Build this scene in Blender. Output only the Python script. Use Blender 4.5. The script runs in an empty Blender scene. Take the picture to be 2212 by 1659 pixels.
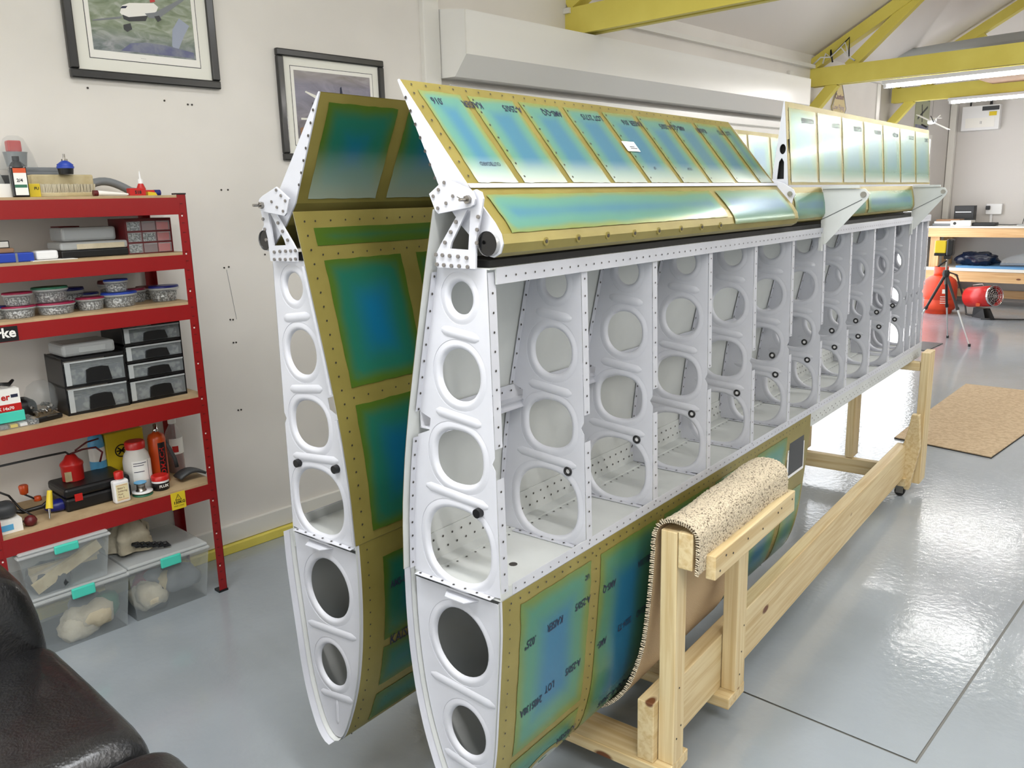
import bpy, math, random
from mathutils import Vector, Matrix, noise
random.seed(7)
PI = math.pi
C = bpy.context.scene.collection
SC = bpy.context.scene

# ------------------------------------------------------------------ camera, world, lights, exposure
cam_d = bpy.data.cameras.new('camera')
cam_d.sensor_fit = 'HORIZONTAL'; cam_d.sensor_width = 36.0
cam_d.lens = 1797.4 / 2212 * 36.0
cam_d.clip_start = 0.05; cam_d.clip_end = 100
cam = bpy.data.objects.new('camera', cam_d); C.objects.link(cam)
yaw, pitch, roll = 0.75419, 0.217577, -0.025626
f_ = Vector((math.cos(yaw)*math.cos(pitch), math.sin(yaw)*math.cos(pitch), -math.sin(pitch)))
r_ = Vector((math.sin(yaw), -math.cos(yaw), 0)); u_ = r_.cross(f_)
r2 = r_*math.cos(roll) + u_*math.sin(roll); u2 = -r_*math.sin(roll) + u_*math.cos(roll)
cam.matrix_world = Matrix(((r2.x, u2.x, -f_.x, 0), (r2.y, u2.y, -f_.y, 0), (r2.z, u2.z, -f_.z, 1.74), (0, 0, 0, 1)))
SC.camera = cam

w = bpy.data.worlds.new('world'); SC.world = w; w.use_nodes = True
w.node_tree.nodes['Background'].inputs[0].default_value = (0.9, 0.95, 1, 1)
w.node_tree.nodes['Background'].inputs[1].default_value = 1.0

def area_light(name, loc, sx, sy, power, color=(1, .975, .96), rot=(0, 0, 0)):
    l = bpy.data.lights.new(name, 'AREA'); l.shape = 'RECTANGLE'; l.size = sx; l.size_y = sy
    l.energy = power; l.color = color
    o = bpy.data.objects.new(name, l); C.objects.link(o); o.location = loc; o.rotation_euler = rot
    return o
TUBE_W = {-3.1: 12, .8: 28, 4.72: 18, 8.66: 8, 11.86: 4}
# one lamp per row of batten tubes hung under the tie beams (the tubes themselves are built further down)
TUBES = []
for X, z, ys in ((-3.1, 2.74, (.6, -1.3, -3.2)), (.8, 2.74, (.6, -1.3, -3.2)), (4.72, 2.76, (.6, -1.3, -3.2)),
                 (8.66, 2.735, (2.42, .7, -1.1, -2.9)), (11.86, 2.82, (2.75, 1.0, -.8, -2.6))):
    for y in ys:
        TUBES.append((X, y, z))
        k = 1.0 if y > 0 else .2
        if X < 8: area_light('tube_lamp', (X, y, z - .045), .05, 1.35, TUBE_W[X]*k)

area_light('door_daylight', (12.4, 4.1, 1.3), 2.4, 2.2, 18, (.93, .97, 1), (PI/2, 0, 0))
# unseen fill lamps added under the roof (glowing panes built with the ceiling)
area_light('roof_fill', (.1, 1.5, 4.22), 3.2, 1.0, 170, (.95, .975, 1), (-.5, 0, 0))
area_light('roof_fill', (.1, -2.4, 4.18), 3.2, 1.0, 55, (.95, .975, 1), (.5, 0, 0))
area_light('roof_fill', (5.6, -2.4, 4.18), 3.2, 1.0, 60, (.97, .98, 1), (.5, 0, 0))
# big daylight windows in the wall behind the photographer
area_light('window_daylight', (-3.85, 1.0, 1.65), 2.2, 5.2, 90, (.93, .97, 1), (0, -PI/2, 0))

SC.view_settings.view_transform = 'Standard'; SC.view_settings.look = 'None'
SC.view_settings.gamma = 1; SC.view_settings.use_curve_mapping = False
SC.view_settings.exposure = -0.12

# ------------------------------------------------------------------ materials
def lin(c):
    return tuple((x/12.92 if x <= .04045 else ((x+.055)/1.055)**2.4) for x in [v/255 for v in c])
def mat(name, rgb, rough=.5, metal=0, spec=.5, coat=0, alpha=1, trans=0, emit=None, es=1, bump=None, var=None, ior=None):
    m = bpy.data.materials.new(name); m.use_nodes = True
    nt = m.node_tree; b = nt.nodes['Principled BSDF']
    b.inputs['Base Color'].default_value = (*lin(rgb), 1)
    b.inputs['Roughness'].default_value = rough; b.inputs['Metallic'].default_value = metal
    b.inputs['Specular IOR Level'].default_value = spec
    b.inputs['Coat Weight'].default_value = coat; b.inputs['Coat Roughness'].default_value = .12
    b.inputs['Alpha'].default_value = alpha; b.inputs['Transmission Weight'].default_value = trans
    if ior: b.inputs['IOR'].default_value = ior
    if emit:
        b.inputs['Emission Color'].default_value = (*lin(emit), 1); b.inputs['Emission Strength'].default_value = es
    tc = nt.nodes.new('ShaderNodeTexCoord')
    if bump:
        sc, st = bump
        n = nt.nodes.new('ShaderNodeTexNoise'); n.inputs['Scale'].default_value = sc; n.inputs['Detail'].default_value = 3
        bp = nt.nodes.new('ShaderNodeBump'); bp.inputs['Strength'].default_value = st; bp.inputs['Distance'].default_value = .01
        nt.links.new(tc.outputs['Object'], n.inputs['Vector']); nt.links.new(n.outputs[0], bp.inputs['Height'])
        nt.links.new(bp.outputs[0], b.inputs['Normal'])
    if var:
        sc, rgb2, lo, hi = var
        n = nt.nodes.new('ShaderNodeTexNoise'); n.inputs['Scale'].default_value = sc; n.inputs['Detail'].default_value = 4
        mr = nt.nodes.new('ShaderNodeMapRange'); mr.inputs[1].default_value = lo; mr.inputs[2].default_value = hi
        mx = nt.nodes.new('ShaderNodeMix'); mx.data_type = 'RGBA'
        mx.inputs[6].default_value = (*lin(rgb), 1); mx.inputs[7].default_value = (*lin(rgb2), 1)
        nt.links.new(tc.outputs['Object'], n.inputs['Vector']); nt.links.new(n.outputs[0], mr.inputs[0])
        nt.links.new(mr.outputs[0], mx.inputs[0]); nt.links.new(mx.outputs[2], b.inputs['Base Color'])
    return m

M = {}
M['wall'] = mat('painted_wall', (229, 225, 219), .6, var=(1.3, (222, 218, 212), .4, .6))
M['wallfar'] = mat('far_wall_paint', (206, 202, 198), .6)
M['ceil'] = mat('roof_sheet', (232, 226, 220), .55)
M['trim'] = mat('white_trim', (226, 224, 218), .4)
M['shutter'] = mat('shutter_white', (232, 231, 227), .28)
M['yellow'] = mat('yellow_beam', (230, 216, 104), .5, var=(3, (222, 206, 92), .35, .65))
M['yelldk'] = mat('beam_groove', (90, 84, 30), .7)
M['primer'] = mat('white_primer', (194, 196, 203), .4, var=(5, (188, 190, 197), .4, .6))
M['primer2'] = mat('grey_primer', (196, 199, 197), .5, var=(4, (188, 191, 189), .4, .6))
M['rim'] = mat('rivet_dark', (70, 66, 62), .5, metal=.5)
M['rivetg'] = mat('rivet_grey', (128, 124, 120), .4, metal=.6)
M['steel'] = mat('bolt_steel', (150, 146, 140), .3, metal=1)
M['tan'] = mat('alclad_tan', (150, 138, 76), .38, metal=.35, var=(6, (136, 124, 64), .35, .65))  # bare alclad; the yellow beams' reflection is put into its tan colour
M['alu'] = mat('bare_aluminium', (196, 197, 196), .3, metal=.8)
M['black'] = mat('black_plastic', (18, 18, 20), .4)
M['blackr'] = mat('black_rubber', (12, 12, 13), .6)
M['gloss'] = mat('black_gloss', (8, 8, 9), .12)
M['ink'] = mat('stencil_ink', (28, 34, 60), .6)
M['red'] = mat('red_shelf_metal', (142, 14, 17), .4, coat=.1)
M['reddk'] = mat('red_slot', (96, 6, 8), .5)
M['mdf'] = mat('mdf_board', (184, 160, 124), .7, var=(9, (168, 144, 108), .4, .6))
M['white'] = mat('white_plastic', (232, 232, 232), .4)
M['paper'] = mat('paper_white', (238, 236, 230), .7)
M['frame'] = mat('black_frame', (26, 26, 26), .3, coat=.3)
M['mount'] = mat('picture_mount', (232, 231, 222), .7)
M['grout'] = mat('joint_dirt', (118, 118, 113), .8)
M['redp'] = mat('red_plastic', (188, 30, 26), .35)
M['orange'] = mat('orange_plastic', (206, 78, 26), .35)
M['blue'] = mat('blue_plastic', (34, 66, 168), .4)
M['navy'] = mat('navy_plastic', (22, 30, 110), .35)
M['crim'] = mat('crimson_plastic', (142, 22, 62), .35)
M['green'] = mat('green_plastic', (46, 108, 82), .4)
M['dkred'] = mat('maroon_plastic', (92, 22, 26), .4)
M['teal'] = mat('teal_plastic', (74, 204, 182), .35)
M['yelp'] = mat('yellow_plastic', (216, 190, 40), .4)
M['beige'] = mat('beige_block', (198, 184, 146), .7, var=(20, (184, 168, 128), .4, .6))
M['grey'] = mat('grey_plastic', (120, 124, 128), .4)
M['dkgrey'] = mat('dark_grey', (58, 60, 62), .5)
M['amber'] = mat('amber_liquid', (120, 50, 30), .2, coat=.4)
M['clear'] = mat('clear_plastic', (225, 230, 232), .16, alpha=.2, spec=.6)
M['clear2'] = mat('cloudy_plastic', (208, 212, 212), .3, alpha=.55)
M['smoke'] = mat('smoky_plastic', (190, 198, 200), .22, alpha=.18)
M['screws'] = mat('screw_mix', (176, 176, 174), .35, metal=.4, var=(150, (34, 32, 30), .45, .53))
M['junk'] = mat('mixed_contents', (120, 122, 120), .6, var=(40, (40, 46, 56), .44, .56))
M['cloth'] = mat('cream_cloth', (206, 198, 176), .9, bump=(30, .5), var=(7, (182, 172, 148), .4, .6))
M['glow'] = mat('daylit_glass', (255, 255, 255), .5, emit=(246, 250, 255), es=3.4); M['roof_fill'] = mat('roof_fill_sheet', (240, 244, 250), .5, emit=(240, 246, 255), es=1.2)  # the second material glows for the added, unseen roof fill panes
M['tube'] = mat('lit_tube', (255, 255, 255), .5, emit=(255, 250, 246), es=45); M['tubefar'] = mat('lit_tube_bright', (255, 255, 255), .5, emit=(255, 251, 248), es=75)
M['gas'] = mat('gas_orange', (206, 62, 22), .5, var=(5, (186, 50, 18), .4, .6))
M['darkroom'] = mat('open_dark', (14, 14, 14), .8)
M['lam'] = mat('bench_laminate', (222, 220, 212), .4)
M['chrome'] = mat('chrome', (200, 200, 200), .12, metal=1)
M['brown'] = mat('brown_board', (150, 116, 88), .8)
M['carpettop'] = mat('flat_carpet', (206, 184, 152), .95, var=(40, (188, 164, 132), .4, .6), bump=(260, .5))
M['carpetback'] = mat('carpet_backing', (186, 160, 124), .95, bump=(300, .4))
M['rugdark'] = mat('rug_edge', (40, 34, 30), .95)

M['skyb'] = mat('sky_blue', (92, 170, 216), .4); M['milky'] = mat('milky_plastic', (214, 212, 206), .4); M['orange2'] = mat('canister_orange', (196, 74, 24), .3)
M['cream'] = mat('cream_label', (226, 214, 170), .6); M['skyb2'] = mat('foam_blue', (92, 142, 186), .7); M['wrapblk'] = mat('dark_wrap', (16, 26, 48), .18, bump=(14, .6))
M['signy'] = mat('sign_yellow', (214, 196, 140), .6); M['signg'] = mat('poster_green', (164, 168, 140), .5); M['grey2'] = mat('pale_grey_panel', (178, 182, 182), .5)
M['boxclear'] = mat('box_plastic', (196, 204, 206), .25, alpha=.3); M['lidclear'] = mat('lid_plastic', (216, 220, 220), .22, alpha=.6)

def wood(name, c1, c2, seed=0.0):
    m = bpy.data.materials.new(name); m.use_nodes = True
    nt = m.node_tree; N = nt.nodes; L = nt.links; b = N['Principled BSDF']; b.inputs['Roughness'].default_value = .5
    tc = N.new('ShaderNodeTexCoord')
    info = N.new('ShaderNodeObjectInfo')
    add = N.new('ShaderNodeVectorMath'); add.operation = 'ADD'
    sc3 = N.new('ShaderNodeVectorMath'); sc3.operation = 'SCALE'; sc3.inputs[3].default_value = 7.3
    cmb = N.new('ShaderNodeCombineXYZ')
    for i in range(3): L.new(info.outputs['Random'], cmb.inputs[i])
    L.new(cmb.outputs[0], sc3.inputs[0]); L.new(tc.outputs['Object'], add.inputs[0]); L.new(sc3.outputs[0], add.inputs[1])
    mp = N.new('ShaderNodeMapping'); mp.inputs['Scale'].default_value = (2.2, 55, 55)
    L.new(add.outputs[0], mp.inputs[0])
    n1 = N.new('ShaderNodeTexNoise'); n1.inputs['Scale'].default_value = 1.0; n1.inputs['Detail'].default_value = 3; n1.inputs['Distortion'].default_value = .6
    L.new(mp.outputs[0], n1.inputs['Vector'])
    mx = N.new('ShaderNodeMix'); mx.data_type = 'RGBA'
    mx.inputs[6].default_value = (*lin(c1), 1); mx.inputs[7].default_value = (*lin(c2), 1)
    mr = N.new('ShaderNodeMapRange'); mr.inputs[1].default_value = .38; mr.inputs[2].default_value = .66
    L.new(n1.outputs[0], mr.inputs[0]); L.new(mr.outputs[0], mx.inputs[0])
    # knots
    mp2 = N.new('ShaderNodeMapping'); mp2.inputs['Scale'].default_value = (3.6, 8, 8); L.new(add.outputs[0], mp2.inputs[0])
    vo = N.new('ShaderNodeTexVoronoi'); vo.inputs['Scale'].default_value = 1.0; L.new(mp2.outputs[0], vo.inputs['Vector'])
    mr2 = N.new('ShaderNodeMapRange'); mr2.inputs[1].default_value = .085; mr2.inputs[2].default_value = .135
    mr2.inputs[3].default_value = 1; mr2.inputs[4].default_value = 0
    L.new(vo.outputs['Distance'], mr2.inputs[0])
    mx2 = N.new('ShaderNodeMix'); mx2.data_type = 'RGBA'; mx2.inputs[7].default_value = (*lin((104, 62, 34)), 1)
    L.new(mx.outputs[2], mx2.inputs[6]); L.new(mr2.outputs[0], mx2.inputs[0])
    L.new(mx2.outputs[2], b.inputs['Base Color'])
    return m
M['pine'] = wood('pine', (214, 196, 154), (194, 168, 120))
M['pined'] = wood('pine_bench', (214, 178, 130), (194, 152, 102))

def film(name, centre, edge1, edge2, rough=.27):
    # protective vinyl film: colour by the mesh attributes edge (m from the cut edge) and sheen_tint (painted white reflection)
    m = bpy.data.materials.new(name); m.use_nodes = True
    nt = m.node_tree; N = nt.nodes; L = nt.links; b = N['Principled BSDF']
    b.inputs['Roughness'].default_value = rough; b.inputs['Metallic'].default_value = .25; b.inputs['Coat Weight'].default_value = .15
    b.inputs['Coat Roughness'].default_value = .1
    at = N.new('ShaderNodeAttribute'); at.attribute_name = 'edge'
    tc = N.new('ShaderNodeTexCoord'); no = N.new('ShaderNodeTexNoise'); no.inputs['Scale'].default_value = 5; no.inputs['Detail'].default_value = 2
    L.new(tc.outputs['Object'], no.inputs['Vector'])
    ma = N.new('ShaderNodeMath'); ma.operation = 'MULTIPLY_ADD'; ma.inputs[1].default_value = .05; ma.inputs[2].default_value = -.025
    L.new(no.outputs[0], ma.inputs[0])
    ad = N.new('ShaderNodeMath'); ad.operation = 'ADD'; L.new(at.outputs['Fac'], ad.inputs[0]); L.new(ma.outputs[0], ad.inputs[1])
    cr = N.new('ShaderNodeValToRGB'); cr.color_ramp.interpolation = 'EASE'
    mr = N.new('ShaderNodeMapRange'); mr.inputs[1].default_value = 0; mr.inputs[2].default_value = .13
    L.new(ad.outputs[0], mr.inputs[0]); L.new(mr.outputs[0], cr.inputs[0])
    e = cr.color_ramp.elements
    e[0].position = 0; e[0].color = (*lin(edge1), 1); e[1].position = 1; e[1].color = (*lin(centre), 1)
    k = cr.color_ramp.elements.new(.34); k.color = (*lin(edge2), 1)
    af = N.new('ShaderNodeAttribute'); af.attribute_name = 'sheen_tint'
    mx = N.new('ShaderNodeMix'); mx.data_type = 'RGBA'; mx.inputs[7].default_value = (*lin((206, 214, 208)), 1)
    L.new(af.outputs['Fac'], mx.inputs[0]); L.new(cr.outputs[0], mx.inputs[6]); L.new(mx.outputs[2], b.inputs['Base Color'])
    return m
M['filmblue'] = film('film_blue', (40, 108, 142), (100, 124, 56), (70, 128, 104))
M['filmteal'] = film('film_teal', (68, 122, 146), (128, 140, 78), (92, 142, 126))
M['filmail'] = film('film_aileron', (82, 130, 134), (104, 124, 66), (92, 134, 112))
M['filmshade'] = film('film_shaded', (18, 100, 134), (74, 102, 34), (36, 106, 88))  # darker film copy: the rear wing's shade is put into its colour

def floor_mat():
    m = bpy.data.materials.new('floor_paint'); m.use_nodes = True
    nt = m.node_tree; N = nt.nodes; L = nt.links; b = N['Principled BSDF']
    b.inputs['Specular IOR Level'].default_value = .75
    tc = N.new('ShaderNodeTexCoord')
    n1 = N.new('ShaderNodeTexNoise'); n1.inputs['Scale'].default_value = 1.1; n1.inputs['Detail'].default_value = 5
    mp = N.new('ShaderNodeMapping'); L.new(tc.outputs['Object'], mp.inputs[0]); L.new(mp.outputs[0], n1.inputs['Vector'])
    mx = N.new('ShaderNodeMix'); mx.data_type = 'RGBA'
    mx.inputs[6].default_value = (*lin((160, 168, 175)), 1); mx.inputs[7].default_value = (*lin((146, 153, 158)), 1)
    mr = N.new('ShaderNodeMapRange'); mr.inputs[1].default_value = .35; mr.inputs[2].default_value = .65
    L.new(n1.outputs[0], mr.inputs[0]); L.new(mr.outputs[0], mx.inputs[0]); L.new(mx.outputs[2], b.inputs['Base Color'])
    n2 = N.new('ShaderNodeTexNoise'); n2.inputs['Scale'].default_value = 3.2; n2.inputs['Detail'].default_value = 6; n2.inputs['Roughness'].default_value = .7
    L.new(tc.outputs['Object'], n2.inputs['Vector'])
    mr2 = N.new('ShaderNodeMapRange'); mr2.inputs[1].default_value = .3; mr2.inputs[2].default_value = .7; mr2.inputs[3].default_value = .07; mr2.inputs[4].default_value = .16
    L.new(n2.outputs[0], mr2.inputs[0]); L.new(mr2.outputs[0], b.inputs['Roughness'])
    n3 = N.new('ShaderNodeTexNoise'); n3.inputs['Scale'].default_value = 34; n3.inputs['Detail'].default_value = 4
    L.new(tc.outputs['Object'], n3.inputs['Vector'])
    bp = N.new('ShaderNodeBump'); bp.inputs['Strength'].default_value = .12; bp.inputs['Distance'].default_value = .01
    L.new(n3.outputs[0], bp.inputs['Height']); L.new(bp.outputs[0], b.inputs['Normal'])
    return m
M['floor'] = floor_mat()

def leather_mat():
    m = mat('black_leather', (20, 20, 22), .3, spec=.6)
    nt = m.node_tree; N = nt.nodes; L = nt.links; b = N['Principled BSDF']; tc = N.new('ShaderNodeTexCoord')
    n = N.new('ShaderNodeTexNoise'); n.inputs['Scale'].default_value = 9; n.inputs['Detail'].default_value = 8; n.inputs['Roughness'].default_value = .65
    n.inputs['Distortion'].default_value = 1.2
    v = N.new('ShaderNodeTexVoronoi'); v.inputs['Scale'].default_value = 130
    L.new(tc.outputs['Object'], n.inputs['Vector']); L.new(tc.outputs['Object'], v.inputs['Vector'])
    a = N.new('ShaderNodeMath'); a.operation = 'MULTIPLY_ADD'; a.inputs[1].default_value = .12
    L.new(v.outputs['Distance'], a.inputs[0]); L.new(n.outputs[0], a.inputs[2])
    bp = N.new('ShaderNodeBump'); bp.inputs['Strength'].default_value = .5; bp.inputs['Distance'].default_value = .012
    L.new(a.outputs[0], bp.inputs['Height']); L.new(bp.outputs[0], b.inputs['Normal'])
    return m
M['leather'] = leather_mat(); M['leather'].node_tree.nodes['Principled BSDF'].inputs['Coat Weight'].default_value = .35

def speck_mat():
    m = mat('carpet_pile', (214, 196, 168), .95)
    nt = m.node_tree; N = nt.nodes; L = nt.links; b = N['Principled BSDF']; tc = N.new('ShaderNodeTexCoord')
    n = N.new('ShaderNodeTexNoise'); n.inputs['Scale'].default_value = 170; n.inputs['Detail'].default_value = 2
    cr = N.new('ShaderNodeValToRGB'); e = cr.color_ramp.elements
    e[0].position = .33; e[0].color = (*lin((116, 102, 84)), 1); e[1].position = .47; e[1].color = (*lin((218, 204, 178)), 1)
    L.new(tc.outputs['Object'], n.inputs['Vector']); L.new(n.outputs[0], cr.inputs[0]); L.new(cr.outputs[0], b.inputs['Base Color'])
    bp = N.new('ShaderNodeBump'); bp.inputs['Strength'].default_value = .9; bp.inputs['Distance'].default_value = .01
    L.new(n.outputs[0], bp.inputs['Height']); L.new(bp.outputs[0], b.inputs['Normal'])
    return m
M['pile'] = speck_mat()

def picture_mat(name, kind):
    # printed painting seen as a flat print: hazy ground and cloud colours
    m = bpy.data.materials.new(name); m.use_nodes = True
    nt = m.node_tree; N = nt.nodes; L = nt.links; b = N['Principled BSDF']; b.inputs['Roughness'].default_value = .35
    tc = N.new('ShaderNodeTexCoord'); n = N.new('ShaderNodeTexNoise'); n.inputs['Scale'].default_value = 11 if kind == 0 else 6
    n.inputs['Detail'].default_value = 6; n.inputs['Distortion'].default_value = 1.5
    mp = N.new('ShaderNodeMapping'); mp.inputs['Scale'].default_value = (1, 1, 2.2)
    L.new(tc.outputs['Object'], mp.inputs[0]); L.new(mp.outputs[0], n.inputs['Vector'])
    cr = N.new('ShaderNodeValToRGB'); L.new(n.outputs[0], cr.inputs[0])
    cols = ((.3, (84, 96, 66)), (.45, (126, 138, 116)), (.55, (150, 158, 142)), (.7, (186, 186, 180))) if kind == 0 else \
           ((.3, (96, 92, 96)), (.45, (120, 116, 124)), (.6, (140, 136, 146)), (.7, (160, 156, 164)))
    e = cr.color_ramp.elements
    e[0].position = cols[0][0]; e[0].color = (*lin(cols[0][1]), 1); e[1].position = cols[-1][0]; e[1].color = (*lin(cols[-1][1]), 1)
    for p, c in cols[1:-1]:
        q = e.new(p); q.color = (*lin(c), 1)
    sp = N.new('ShaderNodeSeparateXYZ'); L.new(tc.outputs['Generated'], sp.inputs[0])
    cr2 = N.new('ShaderNodeValToRGB'); L.new(sp.outputs[2], cr2.inputs[0]); e = cr2.color_ramp.elements
    if kind == 0:
        e[0].position = .1; e[0].color = (*lin((84, 86, 128)), 1); e[1].position = .32; e[1].color = (*lin((128, 140, 110)), 1)
    else:
        e[0].position = .2; e[0].color = (*lin((86, 76, 72)), 1); e[1].position = .95; e[1].color = (*lin((160, 150, 140)), 1)
        q = e.new(.62); q.color = (*lin((112, 112, 140)), 1); q = e.new(.8); q.color = (*lin((128, 124, 152)), 1)
    mx = N.new('ShaderNodeMix'); mx.data_type = 'RGBA'; mx.inputs[0].default_value = .38
    L.new(cr.outputs[0], mx.inputs[6]); L.new(cr2.outputs[0], mx.inputs[7]); L.new(mx.outputs[2], b.inputs['Base Color'])
    return m
M['pic0'] = picture_mat('painting_print', 0); M['pic1'] = picture_mat('painting_print_b', 1)

# ------------------------------------------------------------------ mesh helpers
class MB:
    def __init__(s, mirror=False): s.v = []; s.f = []; s.sm = []; s.mir = mirror; s.attr = {}
    def add(s, vs, fs, smooth=False):
        o = len(s.v); s.v += [tuple(v) for v in vs]; s.f += [tuple(i+o for i in f) for f in fs]; s.sm += [smooth]*len(fs); return s
    def box(s, x0, x1, y0, y1, z0, z1):
        v = [(x, y, z) for x in (x0, x1) for y in (y0, y1) for z in (z0, z1)]
        return s.add(v, [(0, 1, 3, 2), (4, 6, 7, 5), (0, 4, 5, 1), (2, 3, 7, 6), (0, 2, 6, 4), (1, 5, 7, 3)])
    def obox(s, c, ax, ay, az):   # centre and three half-axis vectors
        c = Vector(c); ax = Vector(ax); ay = Vector(ay); az = Vector(az)
        v = [c+i*ax+j*ay+k*az for i in (-1, 1) for j in (-1, 1) for k in (-1, 1)]
        return s.add(v, [(0, 1, 3, 2), (4, 6, 7, 5), (0, 4, 5, 1), (2, 3, 7, 6), (0, 2, 6, 4), (1, 5, 7, 3)])
    def bar(s, p, q, w, h, up=(0, 0, 1)):
        p = Vector(p); q = Vector(q); d = (q-p); l = d.length; d.normalize(); up = Vector(up)
        side = d.cross(up); side.normalize(); u = side.cross(d)
        return s.obox((p+q)/2, d*l/2, side*w/2, u*h/2)
    def cyl(s, p, q, r0, r1=None, n=16, caps=True):
        r1 = r0 if r1 is None else r1
        p = Vector(p); q = Vector(q); d = (q-p).normalized()
        a = d.orthogonal().normalized(); b = d.cross(a)
        v = []
        for c, r in ((p, r0), (q, r1)):
            for i in range(n): t = 2*PI*i/n; v.append(c+a*r*math.cos(t)+b*r*math.sin(t))
        s.add(v, [(i, (i+1) % n, n+(i+1) % n, n+i) for i in range(n)], True)
        if caps: s.add(v, [tuple(range(n-1, -1, -1)), tuple(range(n, 2*n))])
        return s
    def tube(s, pts, r, n=8):
        pts = [Vector(p) for p in pts]; v = []; fs = []
        for k, p in enumerate(pts):
            d = (pts[min(k+1, len(pts)-1)]-pts[max(k-1, 0)]).normalized()
            if k == 0: a = d.orthogonal().normalized()
            else: a = (a-d*a.dot(d)).normalized()
            b = d.cross(a)
            for i in range(n): t = 2*PI*i/n; v.append(p+a*r*math.cos(t)+b*r*math.sin(t))
        for k in range(len(pts)-1):
            for i in range(n): fs.append((k*n+i, k*n+(i+1) % n, (k+1)*n+(i+1) % n, (k+1)*n+i))
        fs.append(tuple(range(n-1, -1, -1))); fs.append(tuple(range((len(pts)-1)*n, len(pts)*n)))
        return s.add(v, fs, True)
    def lathe(s, prof, c=(0, 0, 0), n=24, sx=1, sy=1):
        v = []; fs = []; c = Vector(c)
        for r, z in prof:
            for i in range(n): t = 2*PI*i/n; v.append(c+Vector((r*sx*math.cos(t), r*sy*math.sin(t), z)))
        for k in range(len(prof)-1):
            for i in range(n): fs.append((k*n+i, k*n+(i+1) % n, (k+1)*n+(i+1) % n, (k+1)*n+i))
        s.add(v, fs, True)
        return s.add(v, [tuple(range(n-1, -1, -1)), tuple(range((len(prof)-1)*n, len(prof)*n))])
    def prism(s, poly, d):      # convex-ish planar polygon pushed along d
        n = len(poly); d = Vector(d); poly = [Vector(p) for p in poly]
        v = poly+[p+d for p in poly]
        return s.add(v, [tuple(range(n-1, -1, -1)), tuple(range(n, 2*n))]+[(i, (i+1) % n, n+(i+1) % n, n+i) for i in range(n)])
    def grid(s, fn, us, vs, smooth=True):
        nu, nv = len(us), len(vs); v = [fn(u, t) for u in us for t in vs]
        return s.add(v, [(i*nv+j, (i+1)*nv+j, (i+1)*nv+j+1, i*nv+j+1) for i in range(nu-1) for j in range(nv-1)], smooth)
    def mesh(s, name):
        me = bpy.data.meshes.new(name)
        v = [(x, -y, z) for x, y, z in s.v] if s.mir else s.v
        f = [tuple(reversed(q)) for q in s.f] if s.mir else s.f
        me.from_pydata(v, [], f)
        me.polygons.foreach_set('use_smooth', s.sm)
        for k, vals in s.attr.items():
            a = me.attributes.new(k, 'FLOAT', 'POINT'); a.data.foreach_set('value', vals)
        me.update(); return me
    def build(s, name, m, parent=None, bev=0, solid=0, label=None, stuff=False, sub=0, loc=None):
        me = s.mesh(name); me.materials.append(m)
        o = bpy.data.objects.new(name, me); C.objects.link(o)
        if parent: o.parent = parent
        if loc: o.location = loc
        if solid:
            q = o.modifiers.new('solid', 'SOLIDIFY'); q.thickness = solid; q.offset = 0
        if sub:
            q = o.modifiers.new('sub', 'SUBSURF'); q.levels = sub; q.render_levels = sub
        if bev:
            q = o.modifiers.new('bevel', 'BEVEL'); q.width = bev; q.segments = 2; q.limit_method = 'ANGLE'; q.angle_limit = .9
        if label: o['label'] = label
        if stuff: o['kind'] = 'stuff'
        return o
def empty(name, loc, label=None, cat=None, group=None, rz=0):
    o = bpy.data.objects.new(name, None); C.objects.link(o); o.location = loc; o.rotation_euler = (0, 0, rz)
    o.empty_display_size = .05
    if label: o['label'] = label; o['category'] = cat
    if group: o['group'] = group
    return o
def tag(o, label, cat, group=None):
    o['label'] = label; o['category'] = cat
    if group: o['group'] = group
    return o
def struct(o): o['kind'] = 'structure'; return o
def linspace(a, b, n): return [a+(b-a)*i/(n-1) for i in range(n)]
def interp(x, xs, ys):
    if x <= xs[0]: return ys[0]
    for i in range(len(xs)-1):
        if x <= xs[i+1]: return ys[i]+(ys[i+1]-ys[i])*(x-xs[i])/(xs[i+1]-xs[i])
    return ys[-1]

def plate_mesh(loops, thick):
    """flat plate with holes: loops of 2-D points -> verts (x,y,z) with z the thickness direction, faces"""
    cu = bpy.data.curves.new('tmp', 'CURVE'); cu.dimensions = '2D'; cu.fill_mode = 'BOTH'; cu.extrude = thick/2
    for lp in loops:
        sp = cu.splines.new('POLY'); sp.points.add(len(lp)-1); sp.use_cyclic_u = True
        for p, (x, y) in zip(sp.points, lp): p.co = (x, y, 0, 1)
    o = bpy.data.objects.new('tmp', cu); me = bpy.data.meshes.new_from_object(o)
    v = [tuple(q.co) for q in me.vertices]; f = [tuple(p.vertices) for p in me.polygons]
    bpy.data.objects.remove(o); bpy.data.curves.remove(cu); bpy.data.meshes.remove(me)
    return v, f
def text_geo(s, size, bold=0):
    cu = bpy.data.curves.new('tmp', 'FONT'); cu.body = s; cu.size = size; cu.offset = bold; cu.resolution_u = 2
    o = bpy.data.objects.new('tmp', cu); me = bpy.data.meshes.new_from_object(o)
    v = [tuple(q.co) for q in me.vertices]; f = [tuple(p.vertices) for p in me.polygons]
    bpy.data.objects.remove(o); bpy.data.curves.remove(cu); bpy.data.meshes.remove(me)
    return v, f
def lettering(s, size, org, dx, dy, m, parent, bold=0, name='lettering', squash=1):
    """flat print: text x along dx, y along dy, starting at org (3-D vectors, local)"""
    v, f = text_geo(s, size, bold); org = Vector(org); dx = Vector(dx); dy = Vector(dy)
    return MB().add([org+dx*x*squash+dy*y for x, y, z in v], f).build(name, m, parent)
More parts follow.
